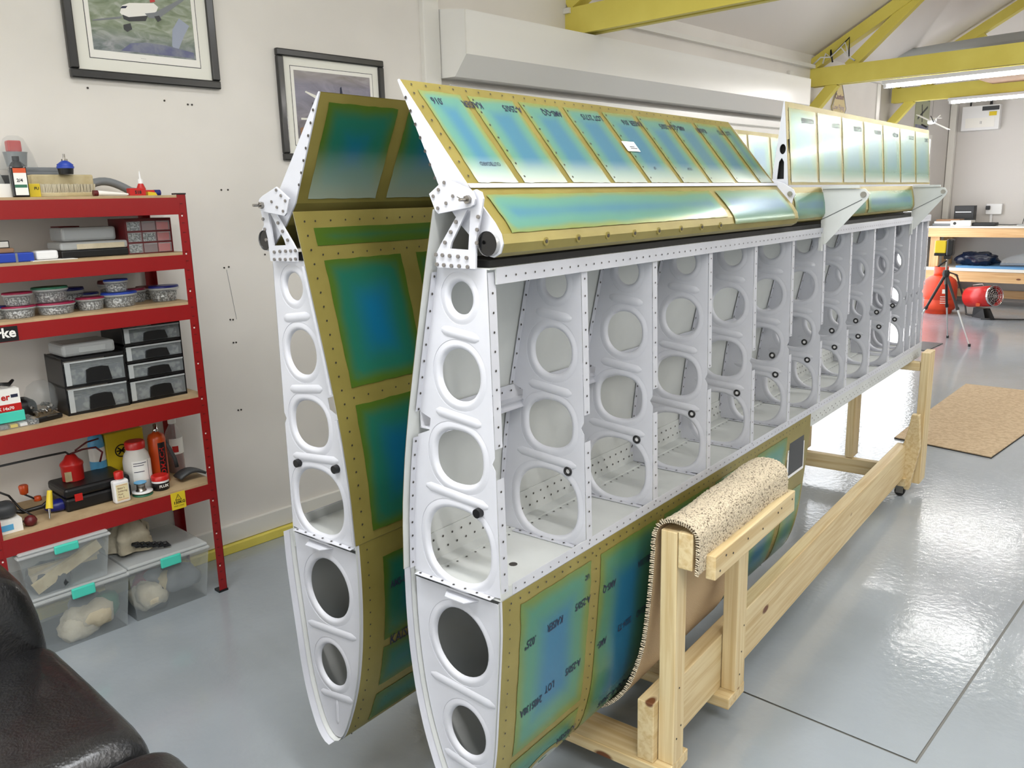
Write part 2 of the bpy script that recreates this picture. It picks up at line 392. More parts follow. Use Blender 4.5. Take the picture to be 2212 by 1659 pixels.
def sup(cx, cy, rx, ry, e=2.0, n=40, skew=0):
    out = []
    for i in range(n):
        t = 2*PI*i/n; c, s = math.cos(t), math.sin(t)
        x = rx*math.copysign(abs(c)**(2/e), c); y = ry*math.copysign(abs(s)**(2/e), s)
        out.append((cx+x+skew*y, cy+y))
    return out
def puffy(mb, cx, cy, cz, hx, hy, hz, e=4.0, n=18, wob=0, seed=0):
    """rounded pillow-like block"""
    vs = []; nn = n; nm = n*2
    for i in range(nn+1):
        ph = -PI/2+PI*i/nn
        for j in range(nm):
            th = 2*PI*j/nm
            cp, sp_ = math.cos(ph), math.sin(ph); ct, st = math.cos(th), math.sin(th)
            g = lambda a, ex: math.copysign(abs(a)**ex, a)
            x = hx*g(cp, 2/e)*g(ct, 2/e); y = hy*g(cp, 2/e)*g(st, 2/e); z = hz*g(sp_, 2/2.6)
            k = 1+wob*(noise.noise(Vector((x*11+seed, y*11, z*11)))+.45*noise.noise(Vector((x*38+seed, y*38, z*38))))
            vs.append((cx+x*k, cy+y*k, cz+z*k))
    fs = [(i*nm+j, i*nm+(j+1) % nm, (i+1)*nm+(j+1) % nm, (i+1)*nm+j) for i in range(nn) for j in range(nm)]
    return mb.add(vs, fs, True)

# ------------------------------------------------------------------ THE SETTING
# floor with sunk slab joints
fl = MB()
xs = [-4.2, 2.487, 2.496, 15]; ys = [-4.8, .654, .663, 1.6, 4.6]
for i in range(3):
    for j in range(4):
        if (i == 1 and j in (1, 2)) or (j == 1 and i == 2): continue
        fl.add([(xs[i], ys[j], 0), (xs[i+1], ys[j], 0), (xs[i+1], ys[j+1], 0), (xs[i], ys[j+1], 0)], [(0, 1, 2, 3)])
floor = struct(fl.build('floor', M['floor']))
MB().box(-4.2, 15, -4.8, 4.6, -.12, -.004).build('joint_filler', M['grout'], floor)
wl_ = struct(MB().box(-4.2, 8.85, 3.85, 4.0, -.1, 3.12).box(10.4, 10.6, 3.85, 4.0, -.1, 3.12).box(8.85, 10.4, 3.85, 4.0, 2.15, 3.12).build('wall_left', M['wall']))
struct(MB().box(10.45, 10.6, 3.86, 4.35, -.1, 3.3).build('wall_return', M['wallfar']))
# alcove wall with a tall daylit glazed opening
struct(MB().box(10.6, 11.2, 4.2, 4.35, -.1, 3.3).box(13.8, 14.8, 4.2, 4.35, -.1, 3.3).box(11.2, 13.8, 4.2, 4.35, 2.53, 3.3).build('wall_alcove', M['wallfar']))
win = struct(MB().box(11.2, 11.26, 4.2, 4.3, 0, 2.53).box(13.74, 13.8, 4.2, 4.3, 0, 2.53).box(11.26, 13.74, 4.2, 4.3, 2.47, 2.53)
             .box(11.26, 13.74, 4.2, 4.3, 0, .05).box(12.47, 12.53, 4.2, 4.3, .05, 2.47).build('door_1', M['trim']))
MB().box(11.26, 12.47, 4.24, 4.26, .05, 2.47).build('pane', M['glow'], win)
MB().box(12.53, 13.74, 4.24, 4.26, .05, 2.47).build('pane', M['glow'], win)
win2 = struct(MB().box(8.85, 8.91, 3.85, 3.95, 0, 2.15).box(10.34, 10.4, 3.85, 3.95, 0, 2.15).box(8.91, 10.34, 3.85, 3.95, 2.09, 2.15).box(8.91, 10.34, 3.85, 3.95, 0, .05).build('door_2', M['trim']))
MB().box(8.91, 10.34, 3.89, 3.91, .05, 2.09).build('pane', M['glow'], win2)
struct(MB().box(14.65, 14.8, -4.8, 4.6, -.1, 5.8).build('wall_far', M['wallfar']))
struct(MB().box(-4.2, 15, -4.8, -4.65, -.1, 3.1).build('wall_right', M['wall']))
struct(MB().box(-4.3, -4.15, -4.8, 4.0, -.1, 5.8).build('wall_back', M['wall']))
cl = MB()
ridge_y, ridge_z = -.4, 5.4
for X0, X1, y0, z0, y1, z1 in ((-4.3, 10.6, 4.0, 3.10, 3.85, 3.10), (-4.3, 10.6, 3.85, 3.10, ridge_y, ridge_z), (10.6, 15, 4.6, 3.12, 4.3, 3.12),
                               (10.6, 15, 4.3, 3.12, ridge_y, 5.66), (-4.3, 10.6, -4.9, 2.75, ridge_y, ridge_z), (10.6, 15, -4.9, 3.0, ridge_y, 5.66)):
    cl.add([(X0, y0, z0), (X1, y0, z0), (X1, y1, z1), (X0, y1, z1)], [(0, 1, 2, 3)])
    cl.add([(X0, y0, z0+.1), (X1, y0, z0+.1), (X1, y1, z1+.1), (X0, y1, z1+.1)], [(0, 3, 2, 1)])
cl.add([(10.6, -4.9, 2.7), (10.6, ridge_y, ridge_z), (10.6, ridge_y, 5.8), (10.6, -4.9, 3.2)], [(0, 1, 2, 3)])
cl.add([(10.6, ridge_y, ridge_z), (10.6, 3.85, 3.10), (10.6, 4.6, 3.10), (10.6, 4.6, 3.3), (10.6, ridge_y, 5.8)], [(0, 1, 2, 3, 4)])
struct(cl.build('ceiling', M['ceil']))
for sy, yy, xx in ((1, 1.5, .1), (-1, -2.4, .1), (-1, -2.4, 5.6)):
    zz_ = ridge_z-.541*abs(yy-ridge_y)-.03
    MB().obox((xx, yy, zz_), (1.7, 0, 0), (0, .45, -.243*sy), (0, .006*sy, .012)).build('roof_fill_pane', M['roof_fill'], bpy.data.objects['ceiling'])  # glowing panes added out of view above the fill lamps
# eaves rail, cladding base strip, yellow base rail, panel seams
struct(MB().box(4.7, 10.6, 3.80, 3.86, 2.965, 3.0).build('trim_1', M['trim']))
struct(MB().box(-4.2, 3.4, 3.825, 3.85, .05, .14).build('baseboard_left', M['trim']))
struct(MB().box(-4.2, 3.4, 3.80, 3.85, 0, .046).build('trim_2', M['yellow'], bev=.004))
struct(MB().box(3.40, 3.525, 3.815, 3.86, 0, 3.1).build('trim_3', M['trim'], bev=.006))
struct(MB().box(8.12, 8.2, 3.815, 3.86, 0, 2.9).build('trim_4', M['trim'], bev=.006))
struct(MB().box(10.5, 10.6, 3.84, 3.86, 0, 3.1).build('trim_5', M['trim']))
struct(MB().box(14.55, 14.64, 4.1, 4.19, 0, 3.05).build('trim_6', M['trim']))
hl = MB()
for x, z in ((2.075, 1.823), (2.11, 1.823), (2.05, 1.45), (2.075, 1.452), (2.055, 1.192), (2.07, 1.19), (2.06, 1.075), (2.075, 1.074),
             (2.05, .727), (2.066, .726), (1.51, 2.25), (1.84, 2.22), (2.28, 1.5), (2.47, 1.42), (1.95, 2.21), (1.97, 2.21)):
    hl.cyl((x, 3.8495, z), (x, 3.847, z), .0045, n=8)
hl.build('screw_hole', M['rim'], wl_, stuff=True)
MB().bar((2.062, 3.8490, 1.44), (2.09, 3.8490, 1.19), .0012, .0016).build('paint_crack', M['grey'], wl_)

# roller shutter: box, guide, slatted curtain
sh = empty('roller_shutter', (3.53, 3.7, 0), 'white roller shutter with long folded box housing high on the left wall', 'shutter')
prof = [(3.85, 2.836), (3.606, 2.80), (3.606, 2.562), (3.707, 2.449), (3.85, 2.452)]
MB().prism([(0, y-3.7, z) for y, z in prof], (4.6, 0, 0)).build('housing', M['shutter'], sh)
MB().box(-.003, .003, -.096, -.09, 2.56, 2.80).build('end_fold', M['trim'], sh)
for k in range(31):
    MB().prism([(.04, .10, .02+k*.0775), (.04, .085, .03+k*.0775), (.04, .085, .085+k*.0775), (.04, .10, .0965+k*.0775)], (4.5, 0, 0)).build('slat', M['shutter'], sh)

# yellow roof trusses
def truss(X, tie_y0=3.85, dz=0.0, wallY=3.85, knee=True):
    t = empty('roof_truss', (X, wallY, 0))
    z0, z1 = 2.79+dz, 2.965+dz
    y0 = tie_y0-wallY; y1 = -4.65-wallY
    MB().box(0, .045, y1, y0, z0, z1).box(.085, .13, y1, y0, z0, z1).build('tie_beam', M['yellow'], t)
    MB().box(.045, .085, y1, y0, z0+.03, z0+.05).build('beam_groove', M['yelldk'], t)
    r = MB()
    zb = 3.0+dz
    r.bar((.065, -.0, zb), (.065, ridge_y-wallY, zb+.56*(wallY-ridge_y)), .11, .11)
    r.build('rafter', M['yellow'], t)
    MB().bar((.065, y1, zb-.02), (.065, ridge_y-wallY, zb+.56*(wallY-ridge_y)), .11, .11).build('rafter', M['yellow'], t)
    MB().bar((.065, -.37, z1-.02), (.065, -1.02, z1+.56), .08, .10).build('strut', M['yellow'], t)
    if knee: MB().bar((.065, -.24, z0+.02), (.065, .02, z0-.27), .08, .10).build('knee_brace', M['yellow'], t)
    return t
tag(truss(-3.16), 'yellow painted roof truss behind the viewer', 'truss')
tag(truss(.74), 'yellow painted roof truss just overhead of the viewer', 'truss')
tag(truss(4.72, 3.85, .035, 3.85, False), 'large yellow roof truss beam crossing above the shutter box', 'truss')
tag(truss(8.65), 'middle yellow roof truss, over the caution sign', 'truss')
tag(truss(11.85, 4.15, .07, 4.15), 'farthest yellow roof truss, near the hanging model aeroplane', 'truss')

def tube_light(x, y, z, label, group=None):
    t = empty('tube_light', (x, y, z), label, 'light', group)
    MB().box(-.035, .035, -.70, .70, .0, .035).build('batten', M['white'], t)
    MB().cyl((0, -.66, -.018), (0, .66, -.018), .016, n=12).build('tube', M['tubefar' if x > 8 else 'tube'], t)
    MB().box(-.02, .02, .66, .69, -.034, 0).box(-.02, .02, -.69, -.66, -.034, 0).build('lamp_holder', M['white'], t)
for x, y, z in TUBES:
    if x > 11 and y > 2: tube_light(x, y, z, 'lit white tube light under the farthest truss beam')
    elif 8 < x < 9 and y > 2: tube_light(x, y, z, 'lit white tube light under the middle truss beam')
    else: tube_light(x, y, z, 'lit tube light under a truss beam, out of the picture', 'tube lights out of view')
def sloped_batten(x0, x1, y, label):
    z = 5.4-(2.65/4.85)*(y-ridge_y)-.09
    t = empty('ceiling_batten', (x0, y, z), label, 'light')
    MB().box(0, x1-x0, -.05, .05, 0, .04).build('batten', M['white'], t)
    MB().cyl((.02, 0, -.02), (x1-x0-.02, 0, -.02), .028, n=12).build('diffuser', M['clear2'], t)
sloped_batten(7.6, 9.6, 2.2, 'unlit tube batten on the roof slope nearest the truss')
sloped_batten(11.2, 12.6, 2.45, 'unlit tube batten on the roof slope beyond the second truss')

# ------------------------------------------------------------------ THE WINGS
WA = .0785
P0 = Vector((1.249, 1.224, 0))
NV = Vector((-math.sin(WA), math.cos(WA), 0))
TOPZ = [.845, 1.01, 1.131, 1.242, 1.417, 1.617, 1.723]; TOPN = [.279, .271, .256, .237, .199, .153, .126]
def ntop(z): return interp(z, TOPZ, TOPN)
def nbot(z): return interp(z, [.845, 1.6], [0, .012])
LEP = [(-.001, .845), (0, .76), (.008, .66), (.018, .55), (.03, .43), (.048, .34), (.072, .27), (.098, .232), (.125, .22),
       (.152, .234), (.175, .268), (.2, .322), (.224, .385), (.245, .455), (.264, .55), (.276, .66), (.28, .76), (.279, .862)]
def smooth_path(P, k=4):
    out = []
    for i in range(len(P)-1):
        p0 = P[max(i-1, 0)]; p1 = P[i]; p2 = P[i+1]; p3 = P[min(i+2, len(P)-1)]
        for j in range(k):
            t = j/k
            out.append(tuple(.5*((2*p1[d])+(-p0[d]+p2[d])*t+(2*p0[d]-5*p1[d]+4*p2[d]-p3[d])*t*t+(-p0[d]+3*p1[d]-3*p2[d]+p3[d])*t**3) for d in (0, 1)))
    out.append(P[-1]); return out
LES = smooth_path(LEP)
LEL = [0]
for i in range(1, len(LES)): LEL.append(LEL[-1]+math.dist(LES[i], LES[i-1]))
def le_at(s, off=0):
    s = max(0, min(LEL[-1]-1e-6, s))
    n_ = interp(s, LEL, [p[0] for p in LES]); z_ = interp(s, LEL, [p[1] for p in LES])
    e = .01; n2 = interp(min(s+e, LEL[-1]), LEL, [p[0] for p in LES]); z2 = interp(min(s+e, LEL[-1]), LEL, [p[1] for p in LES])
    n0 = interp(max(s-e, 0), LEL, [p[0] for p in LES]); z0 = interp(max(s-e, 0), LEL, [p[1] for p in LES])
    d = Vector((n2-n0, z2-z0)).normalized(); nn = Vector((-d.y, d.x))
    if nn.dot(Vector((n_-.14, z_-.6))) < 0: nn = -nn
    return n_+nn.x*off, z_+nn.y*off
def le_s_of_z(z, top=False):   # arc length where the section passes height z
    mid = min(range(len(LES)), key=lambda i: LES[i][1])
    rng = range(mid, len(LES)-1) if top else range(0, mid)
    for i in rng:
        a, b = LES[i][1], LES[i+1][1]
        if min(a, b) <= z <= max(a, b): return LEL[i]+(LEL[i+1]-LEL[i])*abs((z-a)/(b-a+1e-9))
    return LEL[mid]

SPAN = 3.88
PITCH = .352
HOLES = [(.091, 1.534, .034, .036, 2.0, 0), (.102, 1.361, .058, .060, 2.1, 0), (.115, 1.167, .071, .064, 2.4, 0), (.127, .949, .097, .092, 2.4, 0)]
NHOLES = [(.134, .694, .084, .089, 2.0, .03), (.126, .456, .058, .065, 2.0, .03)]
def hole_ring(mb, h, back=.012):
    cx, cy, rx, ry, e, sk = h; offs = [(0, back*.7), (.002, .002), (.006, -.0012), (.011, -.002), (.017, -.0005), (.0225, .0004)]
    loops = [sup(cx, cy, rx+o, ry+o, e, 40, sk) for o, d in offs]
    v = [(offs[k][1], x, y) for k in range(len(offs)) for x, y in loops[k]]
    fs = [(k*40+i, k*40+(i+1) % 40, (k+1)*40+(i+1) % 40, (k+1)*40+i) for k in range(len(offs)-1) for i in range(40)]
    mb.add(v, fs, True)
def bead(mb, p, q, w=.012, h=.0038):
    p = Vector((0, *p)); q = Vector((0, *q)); d = (q-p); L_ = d.length; d.normalize(); s_ = Vector((0, -d.z, d.y))
    us = linspace(0, 1, 13); vs = linspace(-1, 1, 7)
    def fn(u, t):
        e = min(1, min(u, 1-u)*L_/.012); k = h*math.cos(t*PI/2)**.8*e if abs(t) < 1 else 0
        return p+d*L_*u+s_*w*t*(.35+.65*e)+Vector((-k-.0008, 0, 0))
    mb.grid(fn, us, vs)

def rivets(mb, pts, nrm, r=.0032, h=.0012):
    """small flat discs"""
    nrm = Vector(nrm); a = nrm.orthogonal().normalized(); b = nrm.cross(a)
    for p in pts:
        p = Vector(p); v = [p+nrm*h+a*r*math.cos(PI*i/3)+b*r*math.sin(PI*i/3) for i in range(6)]
        mb.add(v, [(0, 1, 2, 3, 4, 5)])

def film_panel(surf, u0, u1, v0, v1, m, parent, mir, sheen_tint=None, nu=16, nv=16, extra=1.0, name='film_panel'):
    """a sheet of film lying on surf(u, v, offset)"""
    mb = MB(mir); us = linspace(u0, u1, nu); vs = linspace(v0, v1, nv)
    rag = lambda t: .0022*noise.noise(Vector((t*60, u0*9, v0*5)))
    mb.grid(lambda u, v: surf(u+(rag(v) if u in (u0, u1) else 0), v+(rag(u) if v in (v0, v1) else 0), .0014), us, vs)
    ed = []; fd = []
    for u in us:
        for v in vs:
            ed.append(extra*min(u-u0, u1-u, v-v0, v1-v)); fd.append(sheen_tint(u, v) if sheen_tint else 0.0)
    mb.attr = {'edge': ed, 'sheen_tint': fd}
    return mb.build(name, m, parent)

def surf_text(s, size, surf, u, v, du, dv, parent, mir, m=None, squash=.82, bold=.0006, off=.0024):
    vts, f = text_geo(s, size, bold)
    mb = MB(mir); mb.add([surf(u+du*x*squash, v+dv*y, off) for x, y, z in vts], f)
    return mb.build('lettering', m or M['ink'], parent)

def make_wing(mir, label):
    off = 0 if not mir else .763
    root = empty('aircraft_wing', tuple(P0+NV*off), label, 'aircraft wing', None, WA)
    # --- main ribs -------------------------------------------------
    zt = 1.60
    outer = [(nbot(.852)+.002, .852), (.005, 1.155), (.014, 1.17), (.006, 1.185), (nbot(zt)+.001, zt), (ntop(zt)-.003, zt)]
    for z in linspace(1.56, 1.262, 8): outer.append((ntop(z)-.003, z))
    outer += [(ntop(1.25)-.038, 1.25), (ntop(1.22)-.038, 1.22), (ntop(1.205)-.003, 1.205)]
    for z in linspace(1.15, .852, 8): outer.append((ntop(z)-.003, z))
    R_ = MB(mir)
    v, f = plate_mesh([outer]+[sup(h[0], h[1], h[2]+.0225, h[3]+.0225, h[4], 40) for h in HOLES], .0012)
    R_.add([(z, x, y) for x, y, z in v], f)
    for h in HOLES: hole_ring(R_, h)
    for p, q in (((.150, 1.462), (.04, 1.448)), ((.178, 1.272), (.042, 1.256)), ((.222, 1.083), (.03, 1.066))): bead(R_, p, q)
    # flanges: bottom side towards +a, top side towards -a
    for a0, a1 in ((.862, 1.135), (1.205, 1.592)):
        R_.add([(0, nbot(a0)-.001, a0), (.026, nbot(a0)-.001, a0), (.026, nbot(a1)-.001, a1), (0, nbot(a1)-.001, a1)], [(0, 1, 2, 3)])
    for a0, a1 in ((.86, 1.20), (1.265, 1.59)):
        zz = linspace(a0, a1, 6)
        R_.grid(lambda u, z: (-u, ntop(z)-.004, z), [0, .018], zz)
    R_.box(-.016, 0, .02, .262, .848, .8495)
    me_rib = R_.mesh('rib'); me_rib.materials.append(M['primer'])
    RV = MB(mir)
    stations = [PITCH*k for k in range(10)]+[3.47, 3.60, 3.73, 3.86]
    n_side = -1
    for k, a in enumerate(stations):
        o = bpy.data.objects.new('rib', me_rib); C.objects.link(o); o.parent = root; o.location = (a, 0, 0)
        bz = [.868+.0395*j for j in range(7)]+[1.212+.042*j for j in range(9)]
        rivets(RV, [(a+.013, nbot(z)-.0012, z) for z in bz], (0, -1, 0), .0026 if k > 2 else .003)
        if k < 9:
            rivets(RV, [(a-.010, ntop(z)-.005, z) for z in linspace(.875, 1.19, 10)]+[(a-.010, ntop(z)-.005, z) for z in linspace(1.27, 1.58, 9)], (0, -1, 0), .0032)
            rivets(RV, [(a-.008, n_, .8505) for n_ in linspace(.03, .25, 7)], (0, 0, 1), .0035)
        # snap bushings
        spots = ((.055, 1.05),) if k < 5 else ((.052, 1.054), (.068, 1.128))
        if mir and k == 0: spots = ((.055, 1.05), (.215, 1.062))
        for (bn, bz_) in spots if k < 11 else ():
            bs = MB(mir)
            if k == 0: bs.cyl((-.014, bn, bz_), (.002, bn, bz_), .011, .012, 12)
            else:
                tor = [(.0095+.0035*math.cos(t), .0035*math.sin(t)) for t in linspace(0, 2*PI, 7)]
                vs = []
                for i in range(14):
                    th = 2*PI*i/14
                    for rr, hh in tor[:-1]: vs.append((-.003+hh, bn+rr*math.cos(th), bz_+rr*math.sin(th)))
                bs.add(vs, [(i*6+j, ((i+1) % 14)*6+j, ((i+1) % 14)*6+(j+1) % 6, i*6+(j+1) % 6) for i in range(14) for j in range(6)], True)
            bs.build('bushing', M['black'], o)
            if k: MB(mir).cyl((-.0015, bn, bz_), (-.001, bn, bz_), .0065, n=10).build('bushing_bore', M['white'], o)
    # --- nose ribs --------------------------------------------------
    inner = []
    for s in linspace(.012, LEL[-1]-.03, 44): inner.append(le_at(s, -.004))
    Nn = MB(mir)
    inner = [p for p in inner if p[1] < .838]
    v, f = plate_mesh([inner+[]]+[sup(h[0], h[1], h[2]+.0225, h[3]+.0225, h[4], 40, h[5]) for h in NHOLES], .0012)
    Nn.add([(z, x, y) for x, y, z in v], f)
    for h in NHOLES: hole_ring(Nn, h)
    bead(Nn, (.24, .577), (.03, .562)); bead(Nn, (.205, .372), (.065, .352)); bead(Nn, (.135, .352), (.130, .27), .007)
    ss = linspace(.03, LEL[-1]-.05, 50)
    Nn.grid(lambda u, s: (u, *le_at(s, -.003)), [0, .016], ss)
    me_n = Nn.mesh('nose_rib'); me_n.materials.append(M['primer'])
    for a in [0, .352, .704, 1.056, 1.408, 1.76, 2.0]:
        o = bpy.data.objects.new('nose_rib', me_n); C.objects.link(o); o.parent = root; o.location = (a+.002, 0, 0)
    tb = MB(mir); tb.add([(-.03, .09, .826), (-.03, .15, .826), (0, .17, .826), (0, .07, .826)], [(0, 1, 2, 3)]).build('root_tab', M['primer'], root, solid=.002)
    # --- spars --------------------------------------------------------
    sp_ = MB(mir)
    sp_.box(0, SPAN+.02, .003, .276, .8425, .8465)
    sp_.box(.0, SPAN+.02, -.0005, .003, .790, .872)
    sp_.box(0, SPAN+.02, .273, .276, .845, .925)
    sp_.box(0, SPAN+.02, .235, .276, .8465, .851)
    sp_.box(2.02, SPAN+.02, .003, .03, .785, .80)
    sp_.build('main_spar', M['primer2'], root)
    MB(mir).box(.04, SPAN, -.0018, -.0008, .846, .874).build('spar_flange', M['primer'], root)
    rivets(RV, [(.05+.0345*k, -.0022, .860) for k in range(110)], (0, -1, 0), .0024)
    rivets(RV, [(2.05+.05*k, -.0010, .822) for k in range(36)], (0, -1, 0), .0032)
    rivets(RV, [(2.075+.05*k, -.0010, .808) for k in range(36)], (0, -1, 0), .0032)
    for k in range(105):
        if k % 10 in (0,): continue
        rivets(RV, [(.03+.035*k, .2725, .905), (.047+.035*k, .2725, .875)], (0, -1, 0), .0034)
        rivets(RV, [(.03+.035*k, .225, .8472)], (0, 0, 1), .0034)
    rs = MB(mir)
    rs.box(0.0, SPAN+.01, .004, .150, 1.598, 1.6015)
    rs.box(.02, SPAN+.01, .004, .0075, 1.566, 1.600)
    rs.build('rear_spar', M['primer2'], root)
    MB(mir).box(.02, SPAN+.01, .0025, .004, 1.566, 1.601).build('rear_spar_flange', M['primer'], root)
    rivets(RV, [(.05+.0345*k, .0022, 1.582) for k in range(110)], (0, -1, 0), .0026)
    MB(mir).box(.01, SPAN-.01, .012, .135, 1.602, 1.617).build('gap_shade', M['blackr'], root)  # black strip added as the shade in the gap under flap and aileron
    # J stringer along the inside of the top skin
    j = MB(mir)
    ja = .03 if mir else 0
    j.box(ja, SPAN, .228, .2315, 1.222, 1.262); j.box(ja, SPAN, .198, .232, 1.222, 1.2255)
    us = [ja, SPAN]; j.grid(lambda u, t: (u, .198+.010*math.sin(t)-.004, 1.2255-.010*(1-math.cos(t))), us, linspace(0, PI, 7))
    j.build('stringer', M['primer'], root)
    rivets(RV, [(.03+.0385*k, .2275, 1.247) for k in range(70)], (0, -1, 0), .003)
    RV.cyl((.17, .10, .8466), (.17, .10, .8475), .011, n=12)
    RV.build('rivets', M['rim'], root, stuff=True)
    # --- top skin, LE skin -----------------------------------------------
    zz = linspace(.863, 1.725, 16)
    MB(mir).grid(lambda a, z: (a, ntop(z)+.0015, z), [-.012 if mir else -.035, SPAN+.02], zz).build('top_skin_inner', M['primer2'], root)
    sk = MB(mir).grid(lambda a, z: (a, ntop(z)+.0030, z), [-.012 if mir else -.035, SPAN+.02], zz).build('top_skin', M['tan'], root)
    s_all = linspace(0, LEL[-1], 60)
    MB(mir).grid(lambda a, s: (a, *le_at(s, -.0005)), [-.012, 2.03], s_all).build('leading_edge_lining', M['primer2'], root)
    le = MB(mir).grid(lambda a, s: (a, *le_at(s, .0012)), [.0, 2.03], s_all).build('leading_edge_skin', M['tan'], root)
    tip_s = LEL[min(range(len(LES)), key=lambda i: LES[i][1])]
    sr = (tip_s, LEL[-1]) if not mir else (0, tip_s)
    so = (0, tip_s) if not mir else (tip_s, LEL[-1])
    MB(mir).grid(lambda a, s: (a, *le_at(s, .0012)), [-.032, .0], linspace(*sr, 40)).build('skin_edge', M['primer'], root)
    MB(mir).grid(lambda a, s: (a, *le_at(s, .0012)), [-.008, .0], linspace(*so, 40)).build('skin_edge', M['primer'], root)
    surf_le = lambda a, s, o: (a, *le_at(s, .0012+o))
    rv2 = MB(mir)
    seams = [.02]+[.04+.352*k for k in range(1, 5)]+[1.79]
    smid = LEL[min(range(len(LES)), key=lambda i: LES[i][1])]
    for side in (0, 1):
        if side == 0: s0, s1 = .035, smid-.03
        else: s0, s1 = smid+.06, LEL[-1]-.06
        for k in range(5):
            a0 = seams[k]+.024+(.022 if k == 0 else 0); a1 = seams[k+1]-.024
            if side == 0:
                fm = M['filmblue']
                if k == 0:
                    # the root panel: a finger of bare metal runs across its foot
                    film_panel(surf_le, a0, a1, s0, .46, fm, root, mir, None, 18, 26)
                    film_panel(surf_le, a0, a1, .485, s1, fm, root, mir, None, 14, 12)
                else: film_panel(surf_le, a0, a1, s0, s1, fm, root, mir, None, 16, 30)
            else:
                q = s0+(s1-s0)*.2; q2 = s0+(s1-s0)*.26; q3 = s0+(s1-s0)*.50; q4 = s0+(s1-s0)*.545
                for b0, b1 in ((s0, q), (q2, q3), (q4, s1)):
                    film_panel(surf_le, a0+.012, a1-.012, b0, b1, M['filmshade'], root, mir, None, 14, 14)
            if side == 0 and k == 0:
                arc = MB(mir)
                arc.grid(lambda r, t: surf_le(.24+r*math.cos(t), smid-.045-r*.55*math.sin(t), .0022), [.075, .105], linspace(0, PI, 20)).build('bare_arc', M['tan'], root)
                MB(mir).grid(lambda r, t: surf_le(.24+r*math.cos(t), smid-.045-r*.55*math.sin(t), .0024), [.001, .075], linspace(0, PI, 20)).build('light_lens', M['clear2'], root)
            rivets(rv2, [surf_le(seams[k+1], s, .0012) for s in linspace(.03, smid, 18)], (0, -1, 0), .0026)
    film_panel(surf_le, 1.82, 2.01, .30, s1 if False else smid-.03, M['filmblue'], root, mir, None, 12, 20)
    rivets(rv2, [surf_le(.024+.0*k, s, .0012) for s in linspace(.03, smid, 18) for k in (0,)], (0, -1, 0), .0026)
    rivets(rv2, [surf_le(.03+.0345*k, .016, .0012) for k in range(57)], (0, -1, 0), .003)
    rivets(rv2, [surf_le(.024, s, .0012) for s in linspace(smid+.04, LEL[-1]-.02, 18)], (0, 1, 0), .0026)
    # hatch on the outer bay
    hn = le_at(.16)[0]
    MB(mir).box(1.79, 1.975, hn-.006, hn-.0035, .625, .785).build('hatch_frame', M['white'], root)
    MB(mir).box(1.803, 1.962, hn-.0075, hn-.0062, .638, .772).build('hatch_plate', M['dkgrey'], root)
    # printed lettering, upside down along the film (x runs towards the root)
    if not mir:
        zs = lambda z: le_s_of_z(z)
        for s, a, z in (('KAISER', .245, .695), ('.025"', .13, .690), ('A-250/5', .37, .70), ('AMS-Q', .50, .695), ('2485138A', .71, .70), ('LOT', .79, .70),
                        ('KAISER', 1.06, .70), ('QQ-A-250/5', 1.32, .70), ('KAISER', 1.68, .70), ('UC', .36, .765), ('UC', .71, .765), ('UC', 1.06, .765)):
            surf_text(s, .031 if len(s) > 2 else .02, surf_le, a, zs(z)-.012, -1, 1, root, mir, squash=.7)
        for s, a, z in (('LOT', .225, .515), ('2485138A', .172, .50), ('A-250/5', .345, .52), ('AMS-', .475, .525), ('2024-T3', .61, .53), ('ALCLAD', .72, .53), ('KAISER', 1.06, .5), ('.025"', 1.3, .5), ('A-250/5', 1.95, .45)):
            surf_text(s, .031, surf_le, a, zs(z)-.012, -1, 1, root, mir, squash=.7)
        for s, a, z in (('KAISER', .38, .30), ('AMS-QQ-A-250/5', .72, .30)):
            surf_text(s, .036, surf_le, a, zs(z), -1, 1, root, mir)
    else:
        st = le_s_of_z(.52, True)
        surf_text('KAISER', .048, surf_le, .10, st-.0, 1, 1, root, mir, squash=.7)
        surf_text('AMS-QQ-A', .03, surf_le, .10, le_s_of_z(.70, True), 1, 1, root, mir, squash=.7)
    # top-skin film: thin strip under the trailing edge, then large bays
    surf_t = lambda a, z, o: (a, ntop(z)+.003+o, z)
    for k in range(11):
        a0 = .352*k+(.05 if k == 0 else .03); a1 = .352*(k+1)-.03
        film_panel(surf_t, a0, a1, 1.272, 1.60, M['filmshade'], root, mir, None, 12, 16)
        film_panel(surf_t, a0, a1, .885, 1.225, M['filmshade'], root, mir, None, 12, 16)
    film_panel(surf_t, .04, 3.8, 1.637, 1.682, M['filmshade'], root, mir, None, 60, 5)
    rivets(rv2, [surf_t(.016, z, .001) for z in linspace(.88, 1.70, 24)], (0, 1, 0), .003)
    rivets(rv2, [surf_t(.05+.05*k, z, .001) for k in range(40) for z in (1.615, 1.70, 1.247)], (0, 1, 0), .0028)
    rv2.build('skin_rivets', M['rim'], root, stuff=True)
    # --- flap ------------------------------------------------------------
    TE = (.247, 2.002); CO = (.055, 1.768)
    sec = [TE, (.103+.012, 1.84), CO, (-.012, 1.695), (-.028, 1.672), (-.033, 1.652), (-.026, 1.633), (-.008, 1.624), (.012, 1.628), (.03, 1.645), (.08, 1.69), (.126, 1.745), (.2505, 2.0)]
    FE = 1.69
    fp = empty('flap', (0, 0, 0)); fp.parent = root
    f_up = lambda a, t, o: (a, CO[0]+(TE[0]-CO[0])*t-.77*o*1.0, CO[1]+(TE[1]-CO[1])*t+.63*o)
    fl_ = MB(mir)
    fl_.grid(lambda a, k: (a, *sec[int(k)]), [0.004, FE], list(range(len(sec))), False)
    fl_.build('skin', M['tan'], fp)
